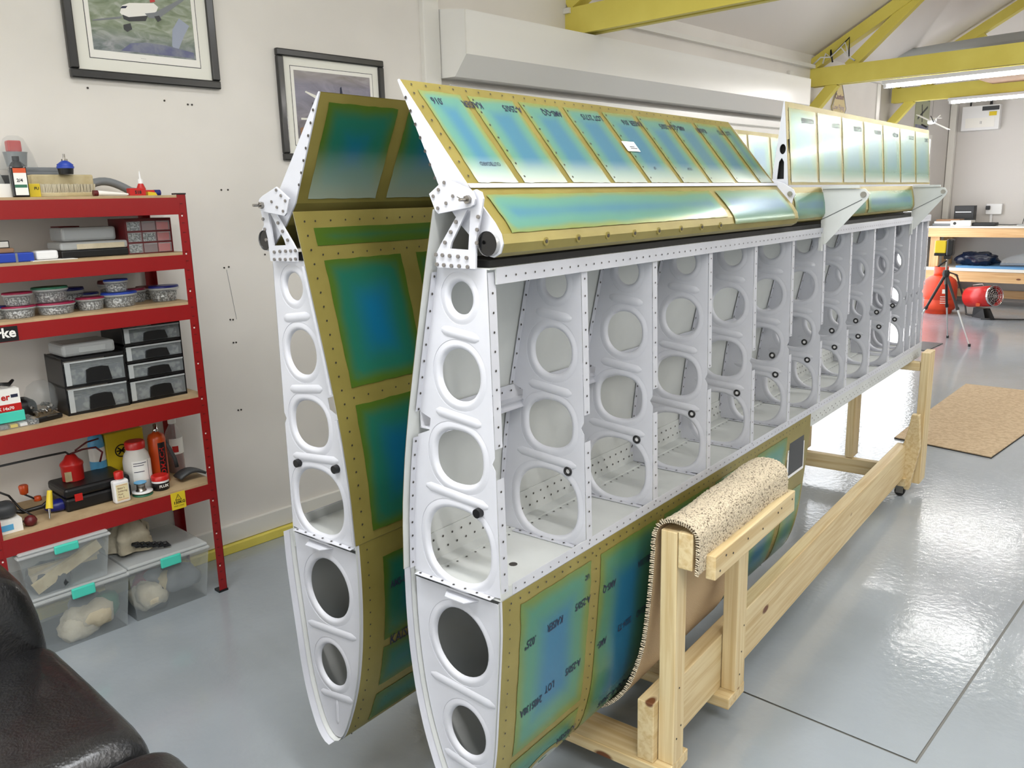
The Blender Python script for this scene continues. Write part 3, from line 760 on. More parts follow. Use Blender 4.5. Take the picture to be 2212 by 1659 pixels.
    for a in (0, FE):
        MB(mir).prism([(a, n_*.995+.0003, z) for n_, z in sec], (.004 if a == 0 else .002, 0, 0)).build('end_rib', M['primer'], fp)
    Lf = math.dist(TE, CO)
    fsurf = lambda a, d, o: f_up(a, d/Lf, o)
    sheen_tint_f = lambda u, v: max(0, min(1, (.085-v)/.085))*.95  # whitish ceiling reflection near the hinge line, painted into the film
    for k in range(9):
        a0 = .195*k+(.045 if k == 0 else .012)-.005; a1 = .195*(k+1)-.012-.005
        if k == 8: a1 = FE-.02
        film_panel(fsurf, a0, a1, .012, Lf-.028, M['filmteal'], fp, mir, sheen_tint_f, 14, 18, 2.0)
    rf = MB(mir)
    nf = (0, -.77, .63)
    rivets(rf, [fsurf(.02+.195*k, d, .001) for k in range(9) for d in linspace(.03, Lf-.04, 7)], nf, .003)
    rivets(rf, [fsurf(.03+.045*k, Lf-.013, .001) for k in range(36)], nf, .0028)
    rivets(rf, [(-.0012, .247-.012-.085*t/1-.001*t, 1.985-.195*t) for t in linspace(.12, 1.0, 7)], (-1, 0, 0), .004)
    MB(mir).grid(lambda a, t: fsurf(a, -.0+t, .0035), [.0, FE], [-.004, .008]).build('edge_strip', M['primer'], fp)
    bsurf = lambda a, d, o: (a, .126+(.2505-.126)*d/.284+.9*o, 1.745+(2.0-1.745)*d/.284-.44*o)
    for k in range(6):
        a0 = .27*k+.035; a1 = .27*(k+1)-.005 if k < 5 else FE-.02
        film_panel(bsurf, a0, a1, .012, .262, M['filmshade'], fp, mir, lambda u, v: max(0, min(1, (.15-v)/.15))*.6, 12, 16)
    # lower face with nose
    lp_ = smooth_path([CO, (.020, 1.731), (-.012, 1.695), (-.0275, 1.672), (-.0325, 1.652), (-.026, 1.634)], 4)
    lc = [0]
    for i in range(1, len(lp_)): lc.append(lc[-1]+math.dist(lp_[i], lp_[i-1]))
    f_lo = lambda a, d, o: (a, interp(d, lc, [p[0] for p in lp_])-o*1.3-.0012, interp(d, lc, [p[1] for p in lp_])+.3*o)
    film_panel(f_lo, .035, 1.10, .022, .125, M['filmteal'], fp, mir, lambda u, v: 0, 40, 14, 2.0)
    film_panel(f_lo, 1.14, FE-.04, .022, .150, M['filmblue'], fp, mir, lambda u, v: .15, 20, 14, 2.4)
    for k in range(8):
        rf.cyl((.15+.127*k, -.032, 1.650), (.15+.127*k, -.0355, 1.650), .0042, n=8)
    rf.build('rivets', M['rim'], fp, stuff=True)
    for k in range(8): MB(mir).cyl((.15+.127*k, -.030, 1.650), (.15+.127*k, -.0338, 1.650), .0095, n=12).build('dimple', M['tan'], fp)
    tbm = MB(mir); tbm.cyl((-.012, .000, 1.653), (.06, .000, 1.653), .026, n=24, caps=False); tbm.build('torque_tube', M['alu'], fp)
    MB(mir).cyl((-.009, .000, 1.653), (.06, .000, 1.653), .0245, n=24).build('tube_bore', M['gloss'], fp)
    if not mir:
        for s, a, d in (('.016', .10, .255), ('KAISER', .235, .255), ('A-250/5', .385, .255), ('AMS-QQ', .56, .255), ('LOT 21715', .76, .255), ('KAISER .016', .98, .25), ('AMS-QQ-A-250/5', 1.26, .25), ('KAISER', 1.42, .25), ('LOT 21715', 1.62, .25)):
            surf_text(s, .028, fsurf, a, d, -1, -1, fp, mir, squash=.8, bold=.0004)
        surf_text('OUTBOARD', .016, fsurf, .155, .07, -1, -1, fp, mir, squash=.8, bold=0)
        surf_text('UP', .014, fsurf, .87, .07, -1, -1, fp, mir, bold=0); surf_text('L FLAP', .014, fsurf, 1.1, .07, -1, -1, fp, mir, bold=0)
        st_ = MB(mir).grid(lambda a, d: fsurf(a, d, .0035), [.775, .845], [.125, .162], False).build('sticker', M['paper'], fp)
        for q in range(3):
            MB().grid(lambda a, d: fsurf(a, d, .0043), [.80+.00*q, .838-.01*q], [.135+.006*q, .137+.006*q], False).build('sticker_print', M['ink'], st_) if q < 2 else None
    else:
        surf_text('OUTBOARD', .022, fsurf, .05, .085, 1, 1, fp, mir, squash=.7, bold=0)
        MB(mir).grid(lambda a, d: fsurf(a, d, .0035), [.075, .13], [.058, .061], False).build('marker_arrow', M['ink'], fp)
        MB(mir).add([fsurf(.062, .0595, .0035), fsurf(.08, .066, .0035), fsurf(.08, .053, .0035)], [(0, 1, 2)]).build('arrow_head', M['ink'], fp)
        MB(mir).grid(lambda a, d: (lambda p: (p[0]+.012*math.sin(d*22), p[1], p[2]))(fsurf(a, d, .0035)), [.088, .102], linspace(.17, .25, 8), False).build('blue_smear', M['filmblue'], fp)
    # --- aileron -----------------------------------------------------------
    al = empty('aileron', (0, 0, 0)); al.parent = root
    A0, A1 = 1.715, 3.87
    TE2 = (.046, 2.06); CO2 = (.02, 1.768)
    sec2 = [TE2, CO2, (.004, 1.70), (.0, 1.66), (.01, 1.635), (.03, 1.628), (.055, 1.64), (.078, 1.70), (.078, 1.806), (.049, 2.06)]
    MB(mir).grid(lambda a, k: (a, *sec2[int(k)]), [A0+.004, A1], list(range(len(sec2))), False).build('skin', M['tan'], al)
    v, f = plate_mesh([[(n_, z) for n_, z in sec2], sup(.045, 1.895, .0115, .018, 2, 20), [(.036, 1.79), (.062, 1.79), (.057, 1.85), (.047, 1.865), (.038, 1.85)]], .004)
    MB(mir).add([(A0+z, x, y) for x, y, z in v], f).build('end_rib', M['primer'], al)
    MB(mir).box(A0+.02, A0+.024, .03, .07, 1.78, 1.93).build('inner_web', M['darkroom'], al)
    MB(mir).prism([(A1, n_, z) for n_, z in sec2], (.002, 0, 0)).build('end_rib', M['primer'], al)
    L2 = math.dist(TE2, CO2)
    asurf = lambda a, d, o: (a, CO2[0]+(TE2[0]-CO2[0])*d/L2-o, CO2[1]+(TE2[1]-CO2[1])*d/L2)
    ed_ = [1.735, 1.95, 2.25, 2.545, 2.825, 3.105, 3.36, 3.62, 3.865]
    ed_ = [1.735]+[1.735+.3035*k for k in range(1, 7)]+[3.865]
    for k in range(7):
        film_panel(asurf, ed_[k]+.012, ed_[k+1]-.012, .01, L2-.02, M['filmail'], al, mir, lambda u, v: max(0, min(1, (.05-v)/.05)), 14, 18, 1.5)  # same painted reflection along the aileron's lower edge
    bsu = lambda a, d, o: (a, .0785+(.049-.078)*d/.256+o, 1.806+.254*d/.256)
    if mir:
        for k in range(7):
            film_panel(bsu, ed_[k]+.012, ed_[k+1]-.012, .01, .236, M['filmteal'], al, mir, lambda u, v: 0, 12, 14, 1.5)
    ra = MB(mir)
    rivets(ra, [asurf(ed_[k], d, .001) for k in range(8) for d in linspace(.02, L2-.03, 8)], (0, -1, 0), .0026)
    ra.build('rivets', M['rim'], al, stuff=True)
    MB(mir).grid(lambda a, t: (a, .018, t), [A0, A1], [1.757, 1.768]).build('edge_strip', M['primer'], al)
    lsurf = lambda a, d, o: (a, interp(d, [0, .07, .11, .133], [.02, .004, .0, .01])-o-.001, interp(d, [0, .07, .11, .133], [1.768, 1.70, 1.66, 1.635]))
    for x0, x1 in ((A0+.03, 2.09), (2.12, 2.62), (2.66, 3.44), (3.48, A1-.03)):
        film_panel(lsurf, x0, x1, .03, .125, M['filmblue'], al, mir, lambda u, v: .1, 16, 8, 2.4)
    if not mir:
        for k, s in enumerate(('A-250/5 KAISER', 'LOT 21715', 'QQ-A-250/5', 'KAISER .016', 'AMS-QQ-A', 'LOT 21715', '2024-T3')):
            surf_text(s, .026, asurf, ed_[k+1]-.03, .245, -1, -1, al, mir, squash=.8, bold=.0003)
    # hinge plates and brackets
    hp = MB(mir)
    hpoly = [(.093, 1.787), (.032, 1.766), (.018, 1.758), (.012, 1.744), (.017, 1.732), (.028, 1.727), (.117, 1.715), (.126, 1.722), (.142, 1.757)]
    hp.prism([(-.030, n_, z) for n_, z in hpoly], (.005, 0, 0)).build('hinge_plate', M['primer'], root, bev=.001)
    tr_out = [(.02, 1.763), (.006, 1.757), (.001, 1.744), (.004, 1.73), (.024, 1.66), (.028, 1.601), (.139, 1.601), (.141, 1.628), (.125, 1.65), (.062, 1.726), (.04, 1.758)]
    tr_in = [(.036, 1.722), (.046, 1.640), (.098, 1.642), (.093, 1.655), (.045, 1.722)]
    v, f = plate_mesh([tr_out, tr_in], .005)
    MB(mir).add([(-.016+z, x, y) for x, y, z in v], f).build('flap_bracket', M['primer'], root)
    hr = MB(mir)
    for n_, z in ((.095, 1.779), (.112, 1.765), (.128, 1.752), (.072, 1.751), (.092, 1.737), (.116, 1.727)): hr.cyl((-.031, n_, z), (-.033, n_, z), .0038, n=10)
    for n_, z in ((.138, 1.629), (.119, 1.628), (.098, 1.627), (.074, 1.626), (.05, 1.624), (.136, 1.608), (.116, 1.607), (.094, 1.606), (.072, 1.606), (.048, 1.605),
                  (.11, 1.655), (.092, 1.677), (.076, 1.698), (.02, 1.655), (.018, 1.682), (.014, 1.708)): hr.cyl((-.019, n_, z), (-.0225, n_, z), .0042, n=10)
    hr.build('rivet_head', M['rivetg'], root, stuff=True)
    bo = MB(mir); bo.cyl((-.030, .030, 1.743), (-.038, .030, 1.743), .009, n=6); bo.cyl((-.038, .030, 1.743), (-.058, .030, 1.743), .0035, n=10)
    bo.cyl((-.044, .030, 1.743), (-.047, .045, 1.75), .0022, n=6)
    bo.build('hinge_bolt', M['steel'], root)
    # outer flap hinge
    MB(mir).prism([(FE+.004, n_, z) for n_, z in [(.075, 1.79), (.03, 1.775), (-.008, 1.752), (-.016, 1.735), (-.008, 1.72), (.0, 1.69), (.03, 1.70)]], (.006, 0, 0)).build('hinge_plate', M['primer'], root, bev=.001)
    MB(mir).cyl((FE-.004, .002, 1.737), (FE+.0, .002, 1.737), .009, n=10).build('hinge_bolt', M['steel'], root)
    # aileron brackets
    for A_ in (2.07, 3.48):
        q = 1 if A_ < 3 else .92
        bp = MB(mir)
        bp.prism([(A_, .013, 1.757), (A_, .012, 1.757), (A_, -.150*q, 1.748), (A_, -.166*q, 1.727), (A_, -.158*q, 1.708), (A_, -.007, 1.535), (A_, .013, 1.535)], (.004, 0, 0))
        bp.prism([(A_-.012, .013, 1.752), (A_-.012, -.13*q, 1.752), (A_-.012, -.13*q, 1.762), (A_-.012, .013, 1.762)], (.016, 0, 0))
        b_ = bp.build('aileron_bracket', M['primer2'], root)
        MB(mir).cyl((A_-.006, -.144*q, 1.727), (A_+.01, -.144*q, 1.727), .011, n=14).build('bushing', M['steel'], b_)
        MB(mir).bar((A_-.001, .013, 1.632), (A_-.001, -.14*q, 1.708), .002, .002).build('fold_line', M['dkgrey'], b_)
        MB(mir).box(A_-.016, A_, -.0, .013, 1.51, 1.58).build('bracket_foot', M['primer2'], b_)
    return root
make_wing(False, 'nearer upright aircraft wing frame with open white ribs facing the viewer')
make_wing(True, 'rear aircraft wing, standing between the near wing and the wall')
#PART2
# ------------------------------------------------------------------ PICTURES
def picture(x0, x1, z0, z1, fw, mw, pm, label, kind):
    y = 3.85
    t = empty('framed_picture', ((x0+x1)/2, y, z0), label, 'picture')
    hx = (x1-x0)/2; H = z1-z0
    for p in ((-hx, hx, 0, fw), (-hx, hx, H-fw, H), (-hx, -hx+fw, fw, H-fw), (hx-fw, hx, fw, H-fw)):
        MB().box(p[0], p[1], -.028, -.002, p[2], p[3]).build('frame_rail', M['frame'], t, bev=.006)
    MB().box(-hx+fw*.6, hx-fw*.6, -.014, -.004, fw*.6, H-fw*.6).build('mount', M['mount'], t)
    a, b, c, d = -hx+fw+mw, hx-fw-mw, fw+mw, H-fw-mw
    MB().box(a-.003, b+.003, -.0146, -.0142, c-.003, d+.003).build('mount_line', M['dkgrey'], t)
    MB().box(a, b, -.0152, -.0147, c, d).build('print_margin', M['paper'], t)
    m = .018
    MB().box(a+m, b-m, -.016, -.0153, c+.032, d-m).build('print', M[pm], t)
    def P(u, v, o): return (a+m+(b-a-2*m)*u, -.0165-o, c+.032+(d-m-c-.032)*v)
    def flat(name, pts, o, mt): return MB().add([P(u, v, o) for u, v in pts], [tuple(range(len(pts)))]).build(name, M[mt], t)
    if kind == 0:
        flat('lake', [(.25, .02), (.98, .02), (.98, .09), (.72, .14), (.5, .15), (.35, .12)], .0003, 'inklake')
        if 0: flat('field', [(.12, .08), (.3, .15), (.5, .19), (.72, .24), (.5, .27), (.3, .2)], .0002, 'field')
        flat('cloud', [(.8, .05), (.9, .3), (.96, .42), (.86, .5), (.78, .35), (.76, .15)], .0002, 'cloudp')
        flat('airliner_body', [(.28, .47), (.31, .56), (.38, .60), (.62, .64), (.66, .60), (.62, .50), (.36, .43), (.30, .44)], .0006, 'paper')
        flat('airliner_belly', [(.30, .45), (.36, .43), (.55, .48), (.52, .41), (.36, .38), (.31, .40)], .0007, 'dkgrey')
        flat('airliner_wing', [(.52, .50), (.62, .53), (.97, .80), (.92, .72), (.66, .47), (.56, .45)], .0008, 'grey')
        flat('airliner_wing', [(.28, .40), (.02, .33), (.02, .345), (.30, .43)], .0008, 'grey')
        flat('airliner_fin', [(.585, .64), (.57, .84), (.61, .86), (.635, .66)], .0007, 'redp')
        flat('airliner_engine', [(.30, .33), (.37, .36), (.38, .29), (.33, .25), (.30, .28)], .0009, 'dkgrey')
        flat('airliner_engine', [(.61, .48), (.66, .50), (.68, .45), (.64, .42)], .0009, 'dkgrey')
        flat('cockpit_glass', [(.29, .52), (.31, .55), (.36, .56), (.34, .53)], .0009, 'ink')
    else:
        flat('airliner_body', [(.36, .34), (.40, .46), (.5, .56), (.62, .60), (.66, .56), (.58, .44), (.48, .36), (.40, .30)], .0006, 'paper')
        flat('airliner_wing', [(.42, .50), (.12, .69), (.13, .71), (.48, .56)], .0007, 'mount')
        flat('airliner_fin', [(.57, .60), (.58, .80), (.60, .82), (.62, .62)], .0007, 'ink')
        flat('airliner_engine', [(.20, .54), (.26, .56), (.26, .49), (.21, .48)], .0008, 'dkgrey')
        flat('airliner_engine', [(.29, .46), (.35, .48), (.35, .41), (.30, .40)], .0008, 'dkgrey')
        flat('runway', [(.05, .28), (.5, .30), (.5, .32), (.05, .31)], .0003, 'mount')
        flat('townscape', [(.03, .02), (.6, .02), (.6, .2), (.3, .24), (.03, .16)], .0002, 'brown')
    lettering('AT THE GATE' if kind == 9 else '------', .012, ((a+b)/2-.03, -.0158, c+.012), (1, 0, 0), (0, 0, 1), M['grey'], t, name='caption')
M['inklake'] = mat('print_lake', (92, 96, 130), .4, var=(14, (120, 124, 140), .45, .6)); M['field'] = mat('print_field', (142, 152, 96), .4); M['cloudp'] = mat('print_cloud', (150, 158, 176), .4)
picture(1.442, 2.114, 2.285, 2.86, .038, .052, 'pic0', 'larger black framed airliner print high on the left wall', 0)
picture(2.428, 3.10, 1.966, 2.508, .036, .042, 'pic1', 'smaller black framed airliner print, partly hidden behind the rear wing', 1)

# ------------------------------------------------------------------ RED SHELVING
SX0, SX1, SY0, SY1 = .79, 1.69, 3.44, 3.835
sh = empty('shelving_unit', ((SX0+SX1)/2, (SY0+SY1)/2, 0), 'red steel five tier shelving unit with chipboard shelves', 'shelving')
cx0, cy0 = (SX0+SX1)/2, (SY0+SY1)/2
for ix, X in enumerate((SX0, SX1)):
    for iy, Y in enumerate((SY0, SY1)):
        sx = 1 if ix == 0 else -1; sy = 1 if iy == 0 else -1
        mb = MB()
        x0, x1 = sorted((X-cx0, X-cx0+sx*.038)); y0, y1 = sorted((Y-cy0, Y-cy0+sy*.0018))
        mb.box(x0, x1, y0, y1, .004, 1.797)
        x0, x1 = sorted((X-cx0, X-cx0+sx*.0018)); y0, y1 = sorted((Y-cy0, Y-cy0+sy*.038))
        mb.box(x0, x1, y0, y1, .004, 1.797)
        p = mb.build('post', M['red'], sh)
        sl = MB()
        for k in range(44):
            z = .06+k*.0395
            yy = Y-cy0-sy*.0006; xx = X-cx0+sx*.022
            if iy == 0: sl.box(xx-.005, xx+.005, yy-.0012, yy+.0005, z, z+.003)
            xq = X-cx0-sx*.0006; sl.box(xq-.0012, xq+.0012, Y-cy0+sy*.02-.004, Y-cy0+sy*.02+.004, z, z+.003)
        sl.build('slots', M['reddk'], p, stuff=True)
        hd = MB()
        for k in range(11):
            z = .13+k*.158
            if iy == 0: hd.cyl((X-cx0+sx*.024, Y-cy0-.0012, z), (X-cx0+sx*.024, Y-cy0-.0006, z), .0035, n=10)
        if iy == 0: hd.build('through_holes', M['wall'], p, stuff=True)
        MB().box(*sorted((X-cx0+sx*-.003, X-cx0+sx*.042)), *sorted((Y-cy0-sy*.003, Y-cy0+sy*.042)), 0, .01).build('foot', M['black'], sh)
        MB().box(*sorted((X-cx0+sx*-.002, X-cx0+sx*.04)), *sorted((Y-cy0-sy*.002, Y-cy0+sy*.04)), 1.797, 1.803).build('post_cap', M['black'], sh)
BEAMS = [(1.716, 1.785), (1.490, 1.549), (1.274, 1.338), (.858, .930), (.458, .528)]
TOP = [b[1]+.010 for b in BEAMS]
for zb, zt in BEAMS:
    for Y, s_ in ((SY0, 1), (SY1, -1)):
        MB().box(SX0-cx0+.030, SX1-cx0-.030, *sorted((Y-cy0-s_*.0015, Y-cy0+s_*.001)), zb, zt).box(SX0-cx0+.03, SX1-cx0-.03, *sorted((Y-cy0, Y-cy0+s_*.02)), zt-.012, zt-.010).build('beam', M['red'], sh, bev=.0008)
    for X, s_ in ((SX0, 1), (SX1, -1)):
        MB().box(*sorted((X-cx0+s_*.001, X-cx0+s_*.003)), SY0-cy0+.03, SY1-cy0-.03, zb+.008, zt).build('side_beam', M['red'], sh)
    MB().box(SX0-cx0+.004, SX1-cx0-.004, SY0-cy0+.002, SY1-cy0-.002, zt-.001, zt+.010).build('shelf_board', M['mdf'], sh)
lab = MB().box(.915-cx0, .985-cx0, SY0-cy0-.004, SY0-cy0-.0018, 1.277, 1.331).build('name_label', M['black'], sh)
lettering('Clarke', .05, (.842-cx0, SY0-cy0-.0046, 1.292), (1, 0, 0), (0, 0, 1), M['paper'], lab, bold=.0015)
lab = MB().box(1.477-cx0, 1.541-cx0, SY0-cy0-.0035, SY0-cy0-.0018, .455, .532).build('warning_label', M['yelp'], sh)
MB().add([(1.509-cx0, SY0-cy0-.004, .524), (1.494-cx0, SY0-cy0-.004, .496), (1.524-cx0, SY0-cy0-.004, .496)], [(0, 1, 2)]).build('warning_triangle', M['black'], lab)
MB().add([(1.509-cx0, SY0-cy0-.0043, .519), (1.498-cx0, SY0-cy0-.0043, .499), (1.520-cx0, SY0-cy0-.0043, .499)], [(0, 1, 2)]).build('triangle_field', M['yelp'], lab)
lettering('!', .018, (1.506-cx0, SY0-cy0-.0046, .501), (1, 0, 0), (0, 0, 1), M['black'], lab)
lettering('150KG', .018, (1.486-cx0, SY0-cy0-.004, .480), (1, 0, 0), (0, 0, 1), M['black'], lab, bold=.0006)
lettering('MAX LOAD', .009, (1.486-cx0, SY0-cy0-.004, .467), (1, 0, 0), (0, 0, 1), M['black'], lab)

def thing(name, x, y, z, label, cat, group=None, rz=0): return empty(name, (x, y, z), label, cat, group, rz)
def one(mb, name, m, x, y, z, label, cat, group=None, rz=0, bev=0, **k):
    o = mb.build(name, m, None, bev=bev, **k); o.location = (x, y, z); o.rotation_euler = (0, 0, rz); return tag(o, label, cat, group)
Z = TOP
# ---- top shelf
one(MB().box(-.035, .02, -.03, .03, 0, .05), 'carton', M['paper'], 1.045, 3.54, Z[0], 'plain white carton at the cut-off left end of the top shelf', 'box', bev=.002)
t = thing('oil_bottle', 1.083, 3.50, Z[0], 'black oil bottle with white and orange label on the top shelf', 'bottle', rz=-.15)
MB().box(-.028, .028, -.02, .02, 0, .112).build('body', M['gloss'], t, bev=.005)
MB().prism([(-.028, -.02, .112), (.028, -.02, .112), (.012, -.01, .13), (-.012, -.01, .13)], (0, .001, 0)).lathe([(.027, .108), (.02, .122), (.012, .13), (.01, .134)], n=16).build('shoulder', M['dkgrey'], t)
MB().cyl((0, 0, .132), (0, 0, .148), .012, n=14).build('cap', M['dkgrey'], t)
lb = MB().box(-.018, .024, -.0212, -.0204, .008, .105).build('label', M['paper'], t)
MB().box(-.018, .024, -.0216, -.0212, .088, .105).build('label_band', M['orange'], lb); MB().box(-.018, .022, -.0216, -.0212, .035, .046).build('label_stripe', M['green'], lb)
lettering('2/4', .016, (-.01, -.0217, .056), (1, 0, 0), (0, 0, 1), M['black'], lb, bold=.0005)
t = thing('polish_pack', 1.137, 3.53, Z[0], 'yellow pack squeezed between the black oil bottle and the wooden brush', 'pack')
MB().box(-.02, .02, -.02, .02, 0, .05).build('pack_body', M['yelp'], t, bev=.003); lettering('FU', .014, (-.002, -.0206, .028), (1, 0, 0), (0, 0, 1), M['black'], t, bold=.0005)
t = thing('bench_brush', 1.255, 3.545, Z[0], 'pale wooden brush with cream bristles lying on the top shelf', 'brush')
MB().box(-.105, .105, -.03, .03, 0, .018).build('brush_block', M['beige'], t, bev=.005)
b = MB()
for i in range(34):
    for j in range(6):
        x = -.1+.2*i/33; y = -.027+.054*j/5
        b.cyl((x, y, .016), (x+random.uniform(-.003, .003), y*1.06+random.uniform(-.002, .002), .048+random.uniform(-.002, .002)), .0024, .0030, 5)
b.build('bristles', M['cloth'], t, stuff=True)
one(MB().box(-.115, .115, -.035, .035, 0, .088), 'foam_block', M['beige'], 1.28, 3.65, Z[0], 'long cream block standing behind the brush', 'block', bev=.006)
t = thing('cup_brush', 1.288, 3.60, Z[0]+.0885, 'blue rotary tool cup on a steel shank, on top of the cream block', 'tool')
MB().lathe([(.026, 0), (.029, .022)], n=20).build('cup_base', M['black'], t); MB().lathe([(.031, .022), (.032, .03), (.029, .031), (.03, .037), (.016, .048), (.01, .052)], n=22).build('cup', M['blue'], t)
MB().cyl((0, 0, .05), (0, 0, .058), .011, n=6).cyl((0, 0, .058), (0, 0, .078), .0045, n=8).build('shank', M['steel'], t)
one(MB().box(-.085, .085, -.05, .05, 0, .014).box(-.085, .085, -.05, -.045, .014, .03), 'tray', M['grey'], 1.235, 3.765, Z[0]+.09, 'shallow grey tray on cartons behind the cream block', 'tray', bev=.002)
one(MB().box(-.16, .11, -.045, .045, 0, .0895), 'file_box', M['dkgrey'], 1.215, 3.775, Z[0], 'dark box under the grey tray at the back of the top shelf', 'box', bev=.003)
t = thing('blister_pack', 1.165, 3.76, Z[0]+.123, 'clear bag over a grey pot with dusty red lid on the grey tray', 'pot')
MB().lathe([(.035, 0), (.042, .05), (.044, .056)], n=18).build('pot', M['grey'], t); MB().box(-.028, .022, -.02, .02, .056, .1).build('red_lid', M['dkred2'] if 'dkred2' in M else M['redp'], t, bev=.006)
MB().lathe([(.075, -.01), (.06, .05), (.035, .108), (.02, .118)], n=16).build('bag', M['smoke'], t)
one(MB().add([], []).lathe([(.03, 0), (.034, .02), (.02, .065), (.012, .07)], n=14), 'funnel', M['clear2'], 1.065, 3.72, Z[0]+.04, 'cloudy plastic funnel behind the black oil bottle', 'funnel')
one(MB().box(-.06, .06, -.04, .04, 0, .039), 'small_carton', M['dkgrey'], 1.05, 3.72, Z[0], 'dark carton under the cloudy plastic funnel', 'box')
t = thing('gun_handle', 1.49, 3.7, Z[0], 'curved grey hose lying along the back of the top shelf', 'hose')
MB().tube([(-.13+.26*u, .02*math.sin(u*3), .02+.045*math.sin(min(1, u*1.15)*PI)) for u in linspace(0, 1, 14)], .017, 12).build('hose_body', M['grey'], t)
one(MB().lathe([(.045, 0), (.05, .006), (.02, .012)], n=20, sx=1.3, sy=.7), 'spatula_dish', M['white'], 1.47, 3.58, Z[0], 'shallow white dish in front of the grey hose', 'dish')
t = thing('paste_tube', 1.40, 3.48, Z[0]+.012, 'red and white squeezed tube lying at the front of the top shelf', 'tube')
MB().cyl((-.065, 0, 0), (-.048, 0, 0), .0115, n=14).build('tube_cap', M['dkred'], t); MB().cyl((-.048, 0, 0), (.07, 0, -.006), .011, .004, 12).build('tube_body', M['paper'], t)
t = thing('threadlock_bottle', 1.556, 3.55, Z[0], 'small red bottle with a white nozzle at the right of the top shelf', 'bottle')
MB().lathe([(.017, 0), (.018, .03), (.012, .045), (.009, .052)], n=16).build('body', M['redp'], t); MB().lathe([(.0105, .05), (.010, .066), (.004, .07), (.0025, .10)], n=12).build('nozzle', M['white'], t)
t = thing('red_carton', 1.51, 3.495, Z[0], 'red carton with 518 printed on it on the top shelf', 'box')
MB().box(-.032, .032, -.015, .015, 0, .03).build('carton_body', M['redp'], t, bev=.001); lettering('518', .018, (-.012, -.0156, .008), (1, 0, 0), (0, 0, 1), M['black'], t, bold=.0006)
t = thing('marker_pen', 1.60, 3.56, Z[0]+.0125, 'fat red marker with a blue cap at the right end of the top shelf', 'marker')
MB().cyl((-.04, 0, 0), (.012, 0, 0), .012, n=14).build('barrel', M['redp'], t); MB().cyl((.012, 0, 0), (.038, 0, 0), .0125, n=14).build('pen_cap', M['navy'], t)
one(MB().prism([(-.02, 0, 0), (.02, 0, 0), (.014, 0, .012), (-.018, 0, .016)], (0, .02, 0)), 'wedge', M['yelp'], 1.575, 3.49, Z[0], 'small yellow wedge in front of the red marker', 'wedge')
# ---- second shelf
t = thing('blue_tin', 1.03, 3.52, Z[1], 'flat blue box with a silver band on the second shelf', 'box')
MB().box(-.06, .065, -.03, .03, 0, .034).build('box_body', M['blue'], t, bev=.004); MB().box(.0, .008, -.0315, -.0303, 0, .034).build('band', M['grey'], t)
t = thing('tool_wallet', 1.0, 3.55, Z[1]+.0345, 'small brown wallet with a black label lying on the blue box', 'wallet')
MB().box(-.04, .04, -.03, .03, 0, .018).build('wallet_body', M['brown'], t, bev=.005); MB().box(-.025, .03, -.012, -.008, .018, .045).build('wallet_label', M['black'], t)
MB().box(-.022, .027, -.0126, -.0121, .021, .042).build('label_border', M['paper'], t)
one(MB().box(-.04, .04, -.03, .03, 0, .034), 'white_box', M['white'], 1.145, 3.53, Z[1]+.003, 'low white plastic box on a sheet of paper', 'box', bev=.008)
one(MB().box(-.07, .09, -.035, .045, 0, .002), 'leaflet', M['paper'], 1.15, 3.50, Z[1], 'sheet of paper under the low white box', 'paper')
t = thing('bit_case', 1.33, 3.59, Z[1], 'flat bit case with black base and pale transparent lid', 'case')
MB().box(-.13, .13, -.075, .075, 0, .03).build('case_base', M['black'], t, bev=.005); MB().box(-.13, .13, -.075, .075, .031, .062).build('case_lid', M['clear2'], t, bev=.008)
MB().box(-.07, .115, -.0765, -.0755, .034, .054).build('insert', M['yelq'] if 'yelq' in M else M['cloth'], t)
t = thing('organiser_case', 1.335, 3.64, Z[1]+.063, 'cloudy plastic organiser case on top of the bit case', 'case')
MB().box(-.105, .105, -.07, .07, 0, .055).build('case_shell', M['clear2'], t, bev=.01); MB().box(-.095, .095, -.06, .06, .006, .045).build('contents', M['grey'], t); MB().box(-.1, -.02, -.03, .06, .055, .06).build('case_handle', M['dkred'], t, bev=.002)
def drawers(label, x, y, z, w, d, h, nx, nz, body, side):
    t = thing('drawer_cabinet', x, y, z, label, 'drawers')
    MB().box(-w/2, w/2, -d/2+.006, d/2, 0, h).build('cabinet_body', body, t)
    for i in range(nx):
        for j in range(nz):
            a = -w/2+.006+(w-.012)*i/nx; b = a+(w-.012)/nx-.005; c = .005+(h-.01)*j/nz; e = c+(h-.01)/nz-.006
            q = MB().box(a, b, -d/2-.004, -d/2+.004, c, e).build('drawer', M['smoke'], t, bev=.001)
            MB().box(a+.003, b-.003, -d/2+.0045, -d/2+.0058, c+.002, e-.004).build('contents', (M['screws'], M['reddk'], M['redp'])[i] if j != 1 or i != 1 else M['screws'], q)
            MB().box(a+.004, b-.004, -d/2-.008, -d/2-.004, e-.006, e-.002).build('finger_lip', M['smoke'], q)
drawers('small red and black cabinet with nine clear parts drawers', 1.555, 3.60, Z[1], .195, .17, .145, 3, 3, M['dkred3'] if 'dkred3' in M else M['dkred'], None)
